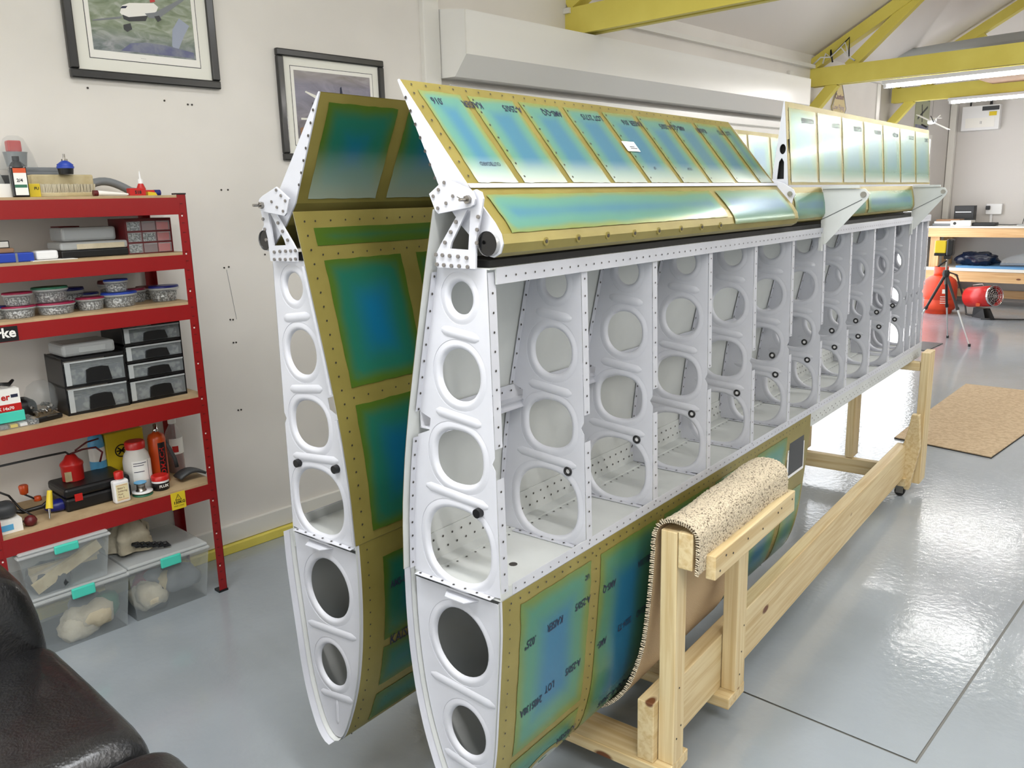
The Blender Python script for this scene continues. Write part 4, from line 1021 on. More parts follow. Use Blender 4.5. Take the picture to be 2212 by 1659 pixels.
# ---- third shelf: screw tubs
def tub(x, y, z, r, h, lidm, label, squash=.75, grp='screw tubs on the third shelf'):
    t = thing('screw_tub', x, y, z, label, 'tub', grp)
    MB().lathe([(r*.80, 0), (r*.86, .004), (r*.95, h*.78)], n=22, sy=squash).build('tub_body', M['clear'], t)
    MB().lathe([(r*.74, .002), (r*.86, h*.62), (r*.5, h*.68)], n=20, sy=squash).build('screws', M['screws'], t, stuff=True)
    MB().lathe([(r*.97, h*.74), (r*1.03, h*.80), (r*1.0, h*.86)], n=24, sy=squash).build('rim', M['clear2'], t)
    MB().lathe([(r*.99, h*.86), (r*1.02, h*.90), (r*.97, h), (r*.8, h*.99)], n=24, sy=squash).build('lid', lidm, t)
tub(1.026, 3.53, Z[2], .060, .047, M['crim'], 'crimson lidded tub at the far left of the third shelf, underneath')
tub(1.028, 3.53, Z[2]+.048, .053, .050, M['crim'], 'crimson lidded tub stacked at the far left of the third shelf, on top')
tub(1.158, 3.53, Z[2], .071, .046, M['crim'], 'wide flat crimson lidded tub under the green lidded tub')
tub(1.15, 3.55, Z[2]+.047, .066, .060, M['green'], 'tub of fixings with the green lid')
tub(1.26, 3.66, Z[2], .055, .088, M['navy'], 'tall blue lidded tub behind the green lidded one')
tub(1.296, 3.55, Z[2], .055, .052, M['crim'], 'single crimson lidded tub in the middle of the third shelf')
tub(1.33, 3.68, Z[2], .05, .06, M['navy'], 'blue lidded tub hidden behind the single crimson one')
tub(1.412, 3.55, Z[2], .071, .062, M['blue'], 'wide blue lidded tub carrying a smaller blue tub')
tub(1.405, 3.55, Z[2]+.063, .048, .052, M['blue'], 'smaller blue lidded tub on top of the wide blue one')
tub(1.45, 3.70, Z[2], .06, .10, M['dkred'], 'maroon lidded tub behind the two blue tubs')
tub(1.525, 3.66, Z[2], .045, .060, M['crim'], 'narrow crimson lidded tub right of the blue stack')
tub(1.605, 3.72, Z[2], .05, .06, M['dkred'], 'maroon lidded tub at the back right of the third shelf')
tub(1.64-.02, 3.59, Z[2], .064, .068, M['navy'], 'rightmost tub with a dark blue lid, beside the red post')
tub(.945, 3.56, Z[2], .05, .05, M['navy'], 'blue lidded tub cut by the left edge, third shelf')
# ---- fourth shelf
def drawer_tower(label, x, y, z, w, d, hs, rz=0):
    t = thing('drawer_tower', x, y, z, label, 'drawers', rz=rz); H = sum(hs)+.012*(len(hs)+1)
    for s_ in (-1, 1):
        MB().box(*sorted((s_*w/2, s_*(w/2-.005))), -d/2, d/2, 0, H).build('side_panel', M['black'], t)
    zz = 0
    for k, h in enumerate(hs):
        MB().box(-w/2, w/2, -d/2, d/2, zz, zz+.010).build('frame_shelf', M['black'], t)
        a, b, c, e = -w/2+.007, w/2-.007, zz+.012, zz+h+.008
        q = empty('drawer', (0, 0, 0)); q.parent = t
        MB().box(a, b, -d/2-.004, -d/2, c, e).build('drawer_front', M['smoke'], q, bev=.001)
        MB().box(a+.006, b-.006, -d/2+.012, d/2-.03, c+.002, c+(e-c)*.62).build('contents', M['junk'], q)
        MB().prism([(-w*.17, -d/2-.0045, c+.004), (w*.24, -d/2-.0045, c+.004), (w*.20, -d/2-.0045, c+(e-c)*.62), (w*.1, -d/2-.0045, c+(e-c)*.68), (-w*.08, -d/2-.0045, c+(e-c)*.66), (-w*.15, -d/2-.0045, c+(e-c)*.58)], (0, -.010, 0)).build('handle', M['black'], q)
        MB().box(a, b, -d/2-.007, -d/2-.004, e-.006, e).build('drawer_rim', M['clear2'], q)
        MB().box(a, a+.02, -d/2-.0068, -d/2-.0042, c, e-.006).build('drawer_rib', M['clear2'], q)
        zz += h+.012
    MB().box(-w/2, w/2, -d/2, d/2, zz, zz+.010).build('frame_top', M['black'], t)
    return H
hA = drawer_tower('black two drawer tower with a clear case on its lid', 1.262, 3.60, Z[3], .242, .20, (.098, .098), -.02)
drawer_tower('black four drawer tower beside the red post', 1.512, 3.62, Z[3], .25, .22, (.085, .062, .062, .066), -.0)
t = thing('clear_case', 1.258, 3.60, Z[3]+hA+.001, 'cloudy clear case resting on the two drawer tower', 'case')
MB().box(-.105, .10, -.085, .08, 0, .05).build('case_shell', M['clear2'], t, bev=.012); MB().box(-.045, .06, -.089, -.084, .012, .036).build('latch_bar', M['clear2'], t, bev=.003)
MB().box(-.09, .09, -.07, .07, .006, .035).build('contents', M['grey'], t)
t = thing('fixings_box', .93, 3.53, Z[3]+.065, 'white and red fixings box marked SX 14x70 on the teal box', 'box')
MB().box(-.06, .043, -.04, .04, 0, .085).build('carton_body', M['paper'], t); MB().box(-.06, .0436, -.0406, .0406, 0, .028).build('red_band', M['redp'], t)
lettering('er', .034, (-.022, -.0412, .045), (1, 0, 0), (0, 0, 1), M['redp'], t, bold=.001); lettering('SX 14x70', .016, (-.045, -.0412, .007), (1, 0, 0), (0, 0, 1), M['paper'], t, bold=.0004)
MB().box(.012, .036, -.0412, -.0407, .052, .064).build('maker_mark', M['ink'], t)
one(MB().tube([(-.05, 0, .004), (-.02, -.02, .018), (.01, -.01, .008), (.03, .01, .02), (.02, .03, .006), (-.03, .02, .014), (-.05, 0, .004)], .006, 6), 'cable_bundle', M['black'], .94, 3.53, Z[3]+.152, 'coil of black cable on the white and red fixings box', 'cable')
one(MB().box(-.05, .05, -.045, .045, 0, .04), 'teal_box', M['teal'], .93, 3.53, Z[3]+.024, 'flat teal box under the white and red fixings box', 'box', bev=.002)
t = thing('assortment_tray', .96, 3.53, Z[3], 'clear assortment tray of small parts under the teal box', 'tray')
MB().box(-.08, .06, -.06, .06, 0, .022).build('tray_shell', M['clear'], t, bev=.002)
for i in range(4): MB().box(-.07+.033*i, -.045+.033*i, -.052, .05, .003, .014).build('small_parts', (M['junk'], M['yelp'], M['white'], M['screws'])[i], t)
mb = MB(); puffy(mb, 0, 0, .035, .055, .045, .04, 2.6, 14, .25, 3)
one(mb, 'dark_pouch', M['black'], 1.01, 3.66, Z[3], 'crumpled black pouch behind the boxes of fixings', 'pouch')
t = thing('bolt_bag', 1.085, 3.63, Z[3], 'clear bag of bolts and washers slumped by the drawers', 'bag')
mb = MB(); puffy(mb, 0, 0, .07, .055, .05, .075, 2.2, 16, .22, 8); mb.build('bag_film', M['smoke'], t)
mb = MB()
for i in range(26):
    p = Vector((random.uniform(-.04, .035), random.uniform(-.045, .03), .006+random.uniform(0, .035))); d = Vector((random.uniform(-1, 1), random.uniform(-1, .2), random.uniform(-.5, .5))).normalized()
    mb.cyl(p, p+d*.014, .006, n=6)
mb.build('bolts', M['steel'], t, stuff=True)
t = thing('folding_tool', 1.065, 3.50, Z[3], 'dark folding multi-tool lying before the bolt bag', 'tool')
MB().bar((-.05, -.01, .01), (.05, .012, .012), .022, .016).build('tool_body', M['black'], t, bev=.003); MB().bar((-.01, -.014, .02), (.03, -.004, .02), .008, .003).build('steel_inlay', M['steel'], t)
# ---- fifth shelf
t = thing('tool_case', 1.225, 3.63, Z[4], 'black plastic tool case under the red oil can', 'case')
MB().box(-.135, .13, -.10, .10, 0, .055).build('case_base', M['black'], t, bev=.01); MB().box(-.135, .13, -.10, .10, .057, .098).build('case_lid', M['black'], t, bev=.012)
MB().box(-.1, -.07, -.105, -.098, .04, .07).build('latch', M['redp'], t, bev=.001); MB().box(.06, .10, -.106, -.098, .04, .07).build('latch', M['black'], t, bev=.002)
t = thing('oil_can', 1.17, 3.65, Z[4]+.099, 'red pump oil can standing on the black tool case', 'oil can')
MB().lathe([(.042, 0), (.043, .06), (.046, .066), (.044, .074), (.028, .09), (.02, .105), (.012, .11)], n=24).build('can_body', M['redp'], t)
MB().tube([(0, 0, .105), (-.02, -.01, .125), (-.12, -.03, .132), (-.29, -.08, .145)], .0045, 8).build('spout', M['dkgrey'], t)
MB().tube([(.0, 0, .11), (.05, 0, .118), (.10, -.01, .118), (.125, -.01, .09), (.11, -.01, .05)], .0045, 6).tube([(.02, 0, .12), (.07, 0, .145), (.12, 0, .15)], .004, 6).build('trigger', M['dkred'], t)
MB().box(-.042, -.018, -.040, -.030, .005, .045).build('can_label', M['beige'], t)
t = thing('spray_can', 1.31, 3.745, Z[4], 'blue and white spray can at the back of the fifth shelf', 'can')
MB().cyl((0, 0, 0), (0, 0, .19), .034, n=22).build('can_body', M['paper'], t); MB().cyl((0, 0, .06), (0, 0, .13), .0345, n=22, caps=False).build('blue_band', M['skyb'], t); MB().lathe([(.033, .19), (.034, .2), (.03, .235), (.022, .245)], n=20).build('spray_cap', M['skyb'], t)
t = thing('yellow_carton', 1.425, 3.76, Z[4], 'yellow carton with a round black emblem behind the white jug', 'box')
MB().box(-.085, .085, -.04, .04, 0, .24).build('carton_body', M['yelp'], t, bev=.006)
e = MB(); e.lathe([(.030, 0), (.030, .0006), (.024, .0006), (.024, 0)], n=24)
em = MB()
for i in range(4):
    th = PI*i/4; d = Vector((math.cos(th), 0, math.sin(th))); em.bar(Vector((-.02, -.0412, .155))-d*.022, Vector((-.02, -.0412, .155))+d*.022, .001, .006)
for i in range(24):
    t0, t1 = 2*PI*i/24, 2*PI*(i+1)/24; em.bar((-.02+.027*math.cos(t0), -.0412, .155+.027*math.sin(t0)), (-.02+.027*math.cos(t1), -.0412, .155+.027*math.sin(t1)), .001, .005)
em.build('emblem', M['black'], t)
t = thing('white_jug', 1.417, 3.60, Z[4], 'white plastic jug with a red screw lid and paper label', 'jug')
MB().lathe([(.052, 0), (.057, .008), (.057, .13), (.05, .16), (.038, .178), (.036, .19)], n=28).build('jug_body', M['milky'], t)
MB().lathe([(.041, .186), (.042, .214), (.037, .219)], n=24).build('lid', M['redp'], t)
MB().grid(lambda u, v: (.0578*math.sin(u), -.0578*math.cos(u), v), linspace(-.75, .85, 12), [.05, .14]).build('label', M['paper'], t)
for k, zz in enumerate((.128, .118, .09)): MB().grid(lambda u, v: (.0582*math.sin(u), -.0582*math.cos(u), v), linspace(-.65, .1 if k else .3, 8), [zz, zz+.003]).build('label_text', M['ink'], t)
MB().grid(lambda u, v: (.0582*math.sin(u), -.0582*math.cos(u), v), linspace(.42, .46, 3), [.052, .138]).build('label_rule', M['ink'], t)
t = thing('torch_canister', 1.52, 3.615, Z[4], 'orange gas torch canister with a black side band', 'canister')
MB().lathe([(.036, 0), (.038, .006), (.038, .205), (.032, .222), (.016, .23), (.012, .235)], n=28).build('canister', M['orange2'], t)
MB().lathe([(.011, .235), (.013, .245), (.009, .25), (.009, .268), (.005, .27)], n=14).build('valve', M['chrome'], t)
MB().grid(lambda u, v: (.0385*math.sin(u), -.0385*math.cos(u), v), linspace(-.35, .55, 8), [.01, .19]).build('label', M['black'], t)
v_, f_x = text_geo('TOMACH', .03, .0006)
MB().add([(.039*math.sin((y-.012)/.039+.1), -.039*math.cos((y-.012)/.039+.1), .02+x*1.15) for x, y, z in [(a, -b+.02, c) for a, b, c in v_]], f_x).build('lettering', M['redp'], t)
MB().tube([(.03, -.01, .19), (.045, -.02, .15), (.06, -.03, .10), (.065, -.03, .06)], .009, 8).build('torch_handle', M['dkgrey'], t)
t = thing('spirit_bottle', 1.64, 3.71, Z[4], 'clear bottle of dark amber liquid by the red post', 'bottle')
MB().lathe([(.034, 0), (.037, .008), (.037, .10)], n=24).build('liquid', M['amber'], t); MB().lathe([(.0375, .0), (.038, .17), (.034, .19), (.016, .225), (.015, .235)], n=24).build('bottle_glass', M['clear'], t)
MB().lathe([(.018, .232), (.018, .255)], n=18).build('screw_cap', M['paper'], t)
MB().grid(lambda u, v: (.0385*math.sin(u), -.0385*math.cos(u), v), linspace(-1, 1, 12), [.09, .165]).build('label', M['paper'], t); MB().grid(lambda u, v: (.0389*math.sin(u), -.0389*math.cos(u), v), linspace(-.7, 0, 6), [.10, .13]).build('label_panel', M['redp'], t)
one(MB().grid(lambda u, v: (u, v, .012+.028*math.cos(u*22)), linspace(-.06, .06, 12), [-.035, .035]), 'sanding_block', M['dkgrey'], 1.625, 3.55, Z[4]+.0, 'curved black sanding block at the right end of the fifth shelf', 'block', solid=.012)
t = thing('fluid_bottle', 1.293, 3.49, Z[4], 'small white bottle with red cap and cream label at the shelf front', 'bottle')
MB().box(-.032, .032, -.018, .018, 0, .098).build('bottle_body', M['white'], t, bev=.008); MB().cyl((0, 0, .097), (0, 0, .106), .014, n=16).build('neck', M['white'], t); MB().lathe([(.0185, .104), (.019, .13), (.016, .134)], n=18).build('bottle_cap', M['redp'], t)
lb = MB().box(-.025, .025, -.0192, -.0184, .012, .082).build('label', M['cream'], t); MB().box(-.022, .022, -.0196, -.0193, .016, .017).box(-.022, .022, -.0196, -.0193, .077, .078).build('label_border', M['redp'], lb, stuff=True)
for k, s in enumerate(('Baker\'s', 'Soldering', 'Fluid', 'No. 3')): lettering(s, .012, (-.019, -.0197, .062-.013*k), (1, 0, 0), (0, 0, 1), M['dkred'], lb, squash=.85)
t = thing('solder_reel', 1.385, 3.51, Z[4]+.019, 'small reel of solder standing on the green rimmed reel', 'reel')
MB().lathe([(.012, 0), (.022, 0), (.022, .003), (.017, .004), (.017, .033), (.025, .034), (.025, .037), (.01, .037)], n=22).build('reel_body', M['steel'], t); MB().lathe([(.026, .0372), (.026, .039)], n=20, ).build('reel_flange', M['skyb'], t)
t = thing('solder_reel', 1.39, 3.51, Z[4], 'wider reel with green and white rim under the solder reel', 'reel')
MB().lathe([(.040, 0), (.042, .006), (.030, .008)], n=26).build('lower_flange', M['green'], t); MB().lathe([(.028, .007), (.028, .013)], n=20).build('core', M['clear2'], t); MB().lathe([(.028, .013), (.042, .013), (.042, .018), (.01, .0185)], n=26).build('upper_flange', M['white'], t)
t = thing('flux_pot', 1.475, 3.52, Z[4], 'small flux pot with a red lid and black label', 'pot')
MB().lathe([(.034, 0), (.036, .004), (.036, .035)], n=24).build('pot_body', M['black'], t); MB().lathe([(.0362, .035), (.0362, .044)], n=24).build('pot_rim', M['white'], t); MB().lathe([(.037, .044), (.037, .062), (.033, .065)], n=24).build('lid', M['redp'], t)
lettering('FLUX', .017, (-.022, -.0368, .016), (1, 0, 0), (0, 0, 1), M['paper'], t, bold=.0005)
mb = MB(); puffy(mb, 0, 0, .025, .065, .035, .024, 2.3, 14)
one(mb, 'chalk_line_reel', M['navy'], 1.09, 3.59, Z[4], 'smooth dark blue tape reel on the fifth shelf', 'reel')
t = thing('soldering_iron', 1.022, 3.50, Z[4], 'soldering tool with a yellow handle leaning forward', 'tool')
MB().cyl((.012, .02, .115), (-.006, -.005, .05), .0095, .014, 14).build('handle', M['yelp'], t); MB().cyl((-.006, -.005, .05), (-.012, -.014, .012), .006, .003, 10).build('iron_tip', M['chrome'], t)
t = thing('hand_drill', .97, 3.60, Z[4], 'hand drill with orange knobs and black frame, fifth shelf', 'drill')
MB().tube([(-.07, 0, .05), (-.02, 0, .03), (.05, -.01, .035), (.08, -.02, .06)], .009, 8).build('frame', M['black'], t); MB().lathe([(.008, .10), (.015, .105), (.018, .135), (.014, .14)], c=(-.005, 0, 0), n=14).build('side_knob', M['orange2'], t)
MB().tube([(-.005, 0, .10), (.02, 0, .08), (.035, 0, .065)], .004, 6).build('crank', M['black'], t); MB().lathe([(.006, .06), (.015, .062), (.013, .08), (.004, .082)], c=(.04, 0, 0), n=14).build('crank_knob', M['orange2'], t)
MB().tube([(-.10, 0, .14), (-.06, 0, .11), (-.03, -.01, .05), (.0, -.05, .02), (-.06, -.07, .01)], .0045, 6).build('cable', M['black'], t)
t = thing('paper_carton', .86, 3.52, Z[4], 'white carton with blue print cut by the left edge', 'box')
MB().box(-.06, .05, -.045, .045, 0, .05).build('carton_body', M['paper'], t); MB().box(-.061, .018, -.046, .0455, .012, .035).build('blue_panel', M['skyb'], t)
mb = MB(); puffy(mb, 0, 0, .03, .05, .045, .03, 2.5, 12, .2, 5)
one(mb, 'grey_pouch', M['dkgrey'], .86, 3.53, Z[4]+.051, 'grey crumpled pouch on the blue printed carton', 'pouch')
one(MB().lathe([(.010, 0), (.021, .008), (.024, .022), (.018, .036), (.006, .042)], n=18), 'wooden_knob', M['dkred'], .945, 3.50, Z[4], 'dark red round knob near the front of the fifth shelf', 'knob')
# ---- storage boxes on the floor
def storage(x, y, z, w, d, h, label, fill, seed):
    t = thing('storage_box', x, y, z, label, 'storage box', 'clear storage boxes under the shelves')
    wb = .88
    b = MB(); v = []
    for zz, k in ((0, wb), (h*.88, 1.0)):
        v += [(-w/2*k, -d/2*k, zz), (w/2*k, -d/2*k, zz), (w/2*k, d/2*k, zz), (-w/2*k, d/2*k, zz)]
    b.add(v, [(0, 1, 5, 4), (1, 2, 6, 5), (2, 3, 7, 6), (3, 0, 4, 7), (3, 2, 1, 0)]).build('tub', M['boxclear'], t)
    MB().box(-w/2-.008, w/2+.008, -d/2-.008, d/2+.008, h*.88, h*.94).build('lid_rim', M['clear2'], t, bev=.008)
    MB().box(-w/2, w/2, -d/2, d/2, h*.94, h).build('lid', M['lidclear'], t, bev=.01)
    for s_ in (-1, 1): MB().box(-.045, .045, *sorted((s_*(d/2+.006), s_*(d/2+.02))), h*.82, h*.99).build('clip', M['teal'], t, bev=.005)
    random.seed(seed)
    for i, (kind, mm) in enumerate(fill):
        q = MB()
        px, py, pz = random.uniform(-.26, .26)*w, random.uniform(-.30, -.12)*d, random.uniform(.16, .52)*h
        if kind == 'plank': q.bar((-w*.36, -d*.41+.022*i, .03+.03*i), (w*.40, -d*.41+.022*i, h*(.72-.16*i)), .02, .045-.006*i)
        else: puffy(q, px, py, max(pz, .05), w*.20, d*.16, .055, 2.4, 12, .45, seed+i)
        q.build('packed_item', M[mm], t)
storage(1.03, 3.60, .262, .335, .36, .20, 'upper clear storage box holding wooden offcuts, teal clips', (('plank', 'beige'), ('plank', 'cloth'), ('plank', 'beige'), ('b', 'dkgrey'), ('b', 'dkgrey')), 4)
storage(1.075, 3.62, 0, .37, .36, .258, 'lower clear storage box under the one with wooden offcuts', (('b', 'cloth'), ('b', 'cloth'), ('b', 'green'), ('b', 'cloth'), ('b', 'grey')), 9)
storage(1.44, 3.62, 0, .36, .36, .262, 'clear storage box of mixed scraps below the carrier bag', (('b', 'grey'), ('b', 'cloth'), ('b', 'crim'), ('b', 'beige'), ('b', 'dkgrey'), ('b', 'grey'), ('b', 'cloth')), 12)
t = thing('carrier_bag', 1.36, 3.62, .263, 'crumpled cream carrier bag with black plastic parts spilling out', 'bag')
def bagf(u, v):
    r = .085+.02*math.sin(5*u)+.02*noise.noise(Vector((math.cos(u)*2, math.sin(u)*2, v*5))); k = math.sin(min(1, v*1.02)*PI*.5+.0) if False else (1-(v**3)*.75)
    return (-.01+r*k*math.cos(u)+.012*noise.noise(Vector((u*2, v*9, 1))), r*k*.9*math.sin(u), .012+.15*v+.02*noise.noise(Vector((u*1.5, v*4, 7))))
MB().grid(bagf, linspace(0, 2*PI, 30), linspace(0, 1, 14)).build('bag_film', M['cloth'], t)
mb = MB()
for i in range(6):
    p = Vector((-.01+.022*i, -.075-.006*i, .045-.005*i)); 
    mb.tube([p+Vector((-.018, 0, .012)), p+Vector((.0, -.015, .016)), p+Vector((.018, -.01, -.008)), p+Vector((.0, .01, -.014)), p+Vector((-.018, 0, .012))], .0045, 6)
mb.bar((-.03, -.07, .05), (.12, -.11, .012), .012, .008); mb.build('black_lattice', M['black'], t)

# ------------------------------------------------------------------ SOFA
t = thing('sofa', .3, 2.2, 0, 'black leather sofa in the lower left corner', 'sofa')
def cushion(name, x0, x1, y0, y1, z0, z1, e=6, n=22): 
    mb = MB(); puffy(mb, (x0+x1)/2-.3, (y0+y1)/2-2.2, (z0+z1)/2, (x1-x0)/2, (y1-y0)/2, (z1-z0)/2, e, n, .012, x0*7+y0); return mb.build(name, M['leather'], t)
cushion('seat_cushion', -.02, .725, 1.93, 2.68, .24, .475, 11)
cushion('seat_cushion', .0, .745, 1.16, 1.925, .24, .470, 11)
cushion('armrest', -.1, .705, 2.60, 2.93, .03, .725, 9)
cushion('seat_base', -.1, .68, 1.2, 2.75, .04, .32, 9)
cushion('back_cushion', -.38, .02, 1.2, 2.7, .3, .88, 5)
for x, y in ((.6, 2.85), (-.2, 2.85), (.6, 1.25), (-.2, 1.25)): MB().cyl((x-.3, y-2.2, 0), (x-.3, y-2.2, .06), .025, n=12).build('leg', M['black'], t)

# ------------------------------------------------------------------ CRADLE
CA = .1
t = empty('wing_cradle', (1.859, 1.139, 0), 'pine wing cradle trolley carrying both aircraft wings', 'trolley', None, CA)
def plank(name, x0, x1, y0, y1, z0, z1, axis='x', mir=True):
    # mesh built with its long side along local x so that the grain follows it
    dims = {'x': (x1-x0, y1-y0, z1-z0), 'y': (y1-y0, x1-x0, z1-z0), 'z': (z1-z0, y1-y0, x1-x0)}[axis]
    for m_ in ((0, 1) if mir else (0,)):
        a0, a1 = (y0, y1) if not m_ else (1.04-y1, 1.04-y0)
        mb = MB().box(-dims[0]/2, dims[0]/2, -dims[1]/2, dims[1]/2, -dims[2]/2, dims[2]/2)
        o = mb.build(name, M['pine'], t, bev=.003)
        o.location = ((x0+x1)/2, (a0+a1)/2, (z0+z1)/2)
        o.rotation_euler = {'x': (0, 0, 0), 'y': (0, 0, PI/2), 'z': (0, -PI/2, 0)}[axis]
plank('post', 0, .066, 0, .05, .11, .838, 'z'); plank('post', .455, .535, 0, .05, .11, .80, 'z')
plank('head_rail', .0, .60, -.046, -.002, .735, .842); plank('clamp_rail', .05, .69, -.092, -.062, .700, .772)
plank('stringer', -.025, 3.09, .052, .106, .11, .305)
plank('cross_plank', -.035, .10, .0, 1.04, .07, .11, 'y', False); plank('cross_plank', .405, .540, .0, 1.04, .07, .11, 'y', False)
plank('far_post', 3.10, 3.24, -.025, .02, .07, .842, 'z'); plank('far_post', 3.10, 3.22, .355, .40, .163, .785, 'z')
plank('far_rail', 3.10, 3.145, .022, .354, .735, .785, 'y'); plank('base_rail', 3.095, 3.14, .108, .932, .07, .16, 'y', False)
for m_ in (0, 1):
    poly = [(.035, .49), (-.005, .49), (-.022, .30), (.02, .04), (.104, .04), (.112, .12), (.112, .17), (.088, .25), (.062, .33), (.045, .41)]
    ff = lambda y: y if not m_ else 1.04-y
    pts = [(3.092, ff(y), z) for y, z in poly]
    if m_: pts.reverse()
    MB().prism(pts, (-.045, 0, 0)).build('gusset', M['pine'], t, bev=.003)
for x, y in ((.06, .035), (.06, 1.0), (3.05, .065), (3.05, .975)):
    q = empty('castor', (x, y, 0)); q.parent = t
    MB().cyl((-.012, 0, .028), (.012, 0, .028), .028, n=18).build('wheel', M['blackr'], q); MB().box(-.02, -.014, -.02, .02, .02, .068).box(.014, .02, -.02, .02, .02, .068).box(-.025, .025, -.025, .025, .064, .07).build('fork', M['steel'], q)
    if x > 1: q.location.z = 0; MB().box(-.03, .03, -.03, .03, .066, .112).build('castor_block', M['pine'], q)
sc = MB()
for x, y, z in ((.018, -.0005, .19), (.045, -.0005, .22), (.03, -.0005, .35), (.49, -.0005, .16), (.50, -.0005, .24), (.515, -.0005, .33)): sc.cyl((x, y, z), (x, y-.001, z), .003, n=8)
for x, z in ((.08, .72), (.12, .752), (.17, .74), (.28, .745), (.40, .735), (.53, .745), (.56, .75), (.66, .75)): sc.cyl((x, -.0925, z), (x, -.0935, z), .0035, n=8)
sc.build('screws', M['rim'], t, stuff=True)
# carpet slings
SL = [(-.054, .728), (-.058, .79), (-.055, .838), (-.040, .858), (-.01, .866), (.028, .862), (.056, .835), (.066, .76), (.075, .66), (.094, .48), (.128, .355), (.165, .285), (.21, .235),
      (.26, .203), (.31, .212), (.37, .285), (.415, .40), (.435, .55), (.447, .70)]
SLs = smooth_path(SL, 5); cum = [0]
for i in range(1, len(SLs)): cum.append(cum[-1]+math.dist(SLs[i], SLs[i-1]))
def sling(m_):
    o = empty('carpet_sling', (1.859, 1.139, 0), 'beige carpet strip wrapped over the near cradle rail, under the near wing' if not m_ else 'beige carpet strip over the rear cradle rail, under the rear wing', 'carpet', None, CA)
    def fn(off, jit):
        def g(x, s):
            y = interp(s, cum, [p[0] for p in SLs]); z = interp(s, cum, [p[1] for p in SLs])
            y2 = interp(min(s+.01, cum[-1]), cum, [p[0] for p in SLs]); z2 = interp(min(s+.01, cum[-1]), cum, [p[1] for p in SLs])
            y0 = interp(max(s-.01, 0), cum, [p[0] for p in SLs]); z0 = interp(max(s-.01, 0), cum, [p[1] for p in SLs])
            d = Vector((y2-y0, z2-z0)).normalized(); nn = Vector((-d.y, d.x))
            w_ = (.010*noise.noise(Vector((x*5, s*5, 2)))*(1 if .12 < s < .30 else .5))
            if x > .5 and s < .32: w_ += .05*(x-.5)
            k = off+w_+jit*noise.noise(Vector((x*170, s*170, 0)))*(.0035 if jit else 0)
            X = x+(.004*noise.noise(Vector((s*90, x*3, 5))) if x in (0, .66) else 0)
            y = y+nn.x*k; z = z+nn.y*k
            return (X, 1.04-y if m_ else y, z)
        return g
    top = MB().grid(fn(.009, 1), linspace(.0, .66, 150), linspace(0, cum[-1], 330))
    if m_: top.f = [tuple(reversed(q)) for q in top.f]
    top.build('pile', M['pile'], o)
    MB().grid(fn(.0, 0), linspace(.0, .66, 30), linspace(0, cum[-1], 80)).build('backing', M['carpetback'], o)
    # tufted edge along the near cut
    ed = MB(); g0 = fn(.0, 0); g1 = fn(.009, 0)
    random.seed(3+m_)
    for i in range(230):
        s = cum[-1]*i/229; a = Vector(g0(.001, s)); b_ = Vector(g1(.001, s)); 
        ed.cyl(a+Vector((0, 0, 0)), b_+Vector((-.003-random.random()*.003, 0, random.uniform(-.003, .003)))+(b_-a)*.3, .0026, .0018, 5)
    ed.build('tufts', M['pile'], o, stuff=True)
sling(0); sling(1)

# ------------------------------------------------------------------ FLOOR THINGS
t = thing('floor_rug', 6.9, 1.6, 0, 'beige oblong carpet offcut lying on the grey floor', 'rug')
rc = [(6.05, 1.93), (5.96, 1.29), (7.0, 1.24), (8.2, 1.22), (8.17, 2.03), (7.1, 1.99)]
rc = [(x-6.9, y-1.6) for x, y in rc]
MB().prism([(x, y, .006) for x, y in reversed(rc)][::-1], (0, 0, .006)).build('pile', M['carpettop'], t)
MB().prism([(x*1.004, y*1.01, .0) for x, y in rc], (0, 0, .006)).build('backing', M['rugdark'], t)
one(MB().box(-.3, .27, -.14, .13, 0, .008), 'door_mat', M['dkgrey'], 10.0, 2.97, 0, 'dark grey mat on the floor beyond the wing tips', 'mat')
t = thing('sports_shoe', 8.6, 1.15, 0, 'white slipper lying on the floor at the right edge', 'shoe')
mb = MB(); puffy(mb, 0, 0, .03, .10, .045, .03, 2.6, 12, .08, 2); mb.build('upper', M['white'], t)
# tripod with laser level
t = thing('tripod', 10.3, 2.82, 0, 'black and silver camera tripod standing before the workbench', 'tripod')
hub = Vector((0, .05, .80))
for k, (dx, dy) in enumerate(((-.05, -.30), (-.25, .32), (.42, .06))):
    foot = Vector((dx, dy+.03, .01)); mid = hub.lerp(foot, .48)
    q = MB().cyl(hub, mid, .017, .014, 8).build('leg_upper', M['black'], t)
    MB().cyl(mid, foot, .010, .007, 8).build('leg_lower', M['alu'], t); MB().cyl(foot+Vector((0, 0, .02)), foot-Vector((0, 0, .01)), .015, n=8).build('foot', M['black'], t)
    MB().cyl(mid-(mid-hub)*.02, mid+(mid-hub)*.06, .02, n=8).build('leg_clamp', M['black'], t)
MB().cyl(hub-Vector((0, 0, .12)), hub+Vector((0, 0, .17)), .012, n=10).build('centre_column', M['steel'], t); MB().lathe([(.03, -.04), (.04, 0), (.03, .04)], c=hub, n=12).build('hub', M['black'], t)
MB().bar(hub+Vector((0, 0, .15)), hub+Vector((-.14, .05, .09)), .012, .012).build('pan_handle', M['black'], t)
MB().box(-.03, .03, .02, .08, .965, 1.0).build('head', M['black'], t)
t = thing('laser_level', 10.3, 2.90, 1.001, 'yellow and black laser level mounted on the tripod', 'level')
MB().box(-.05, .05, -.02, .10, .03, .17).build('case_body', M['yelp'], t, bev=.012); MB().box(-.055, .055, -.09, -.02, .0, .19).build('grip', M['black'], t, bev=.02); MB().box(-.05, .05, -.02, .10, .0, .03).build('base', M['black'], t, bev=.004)
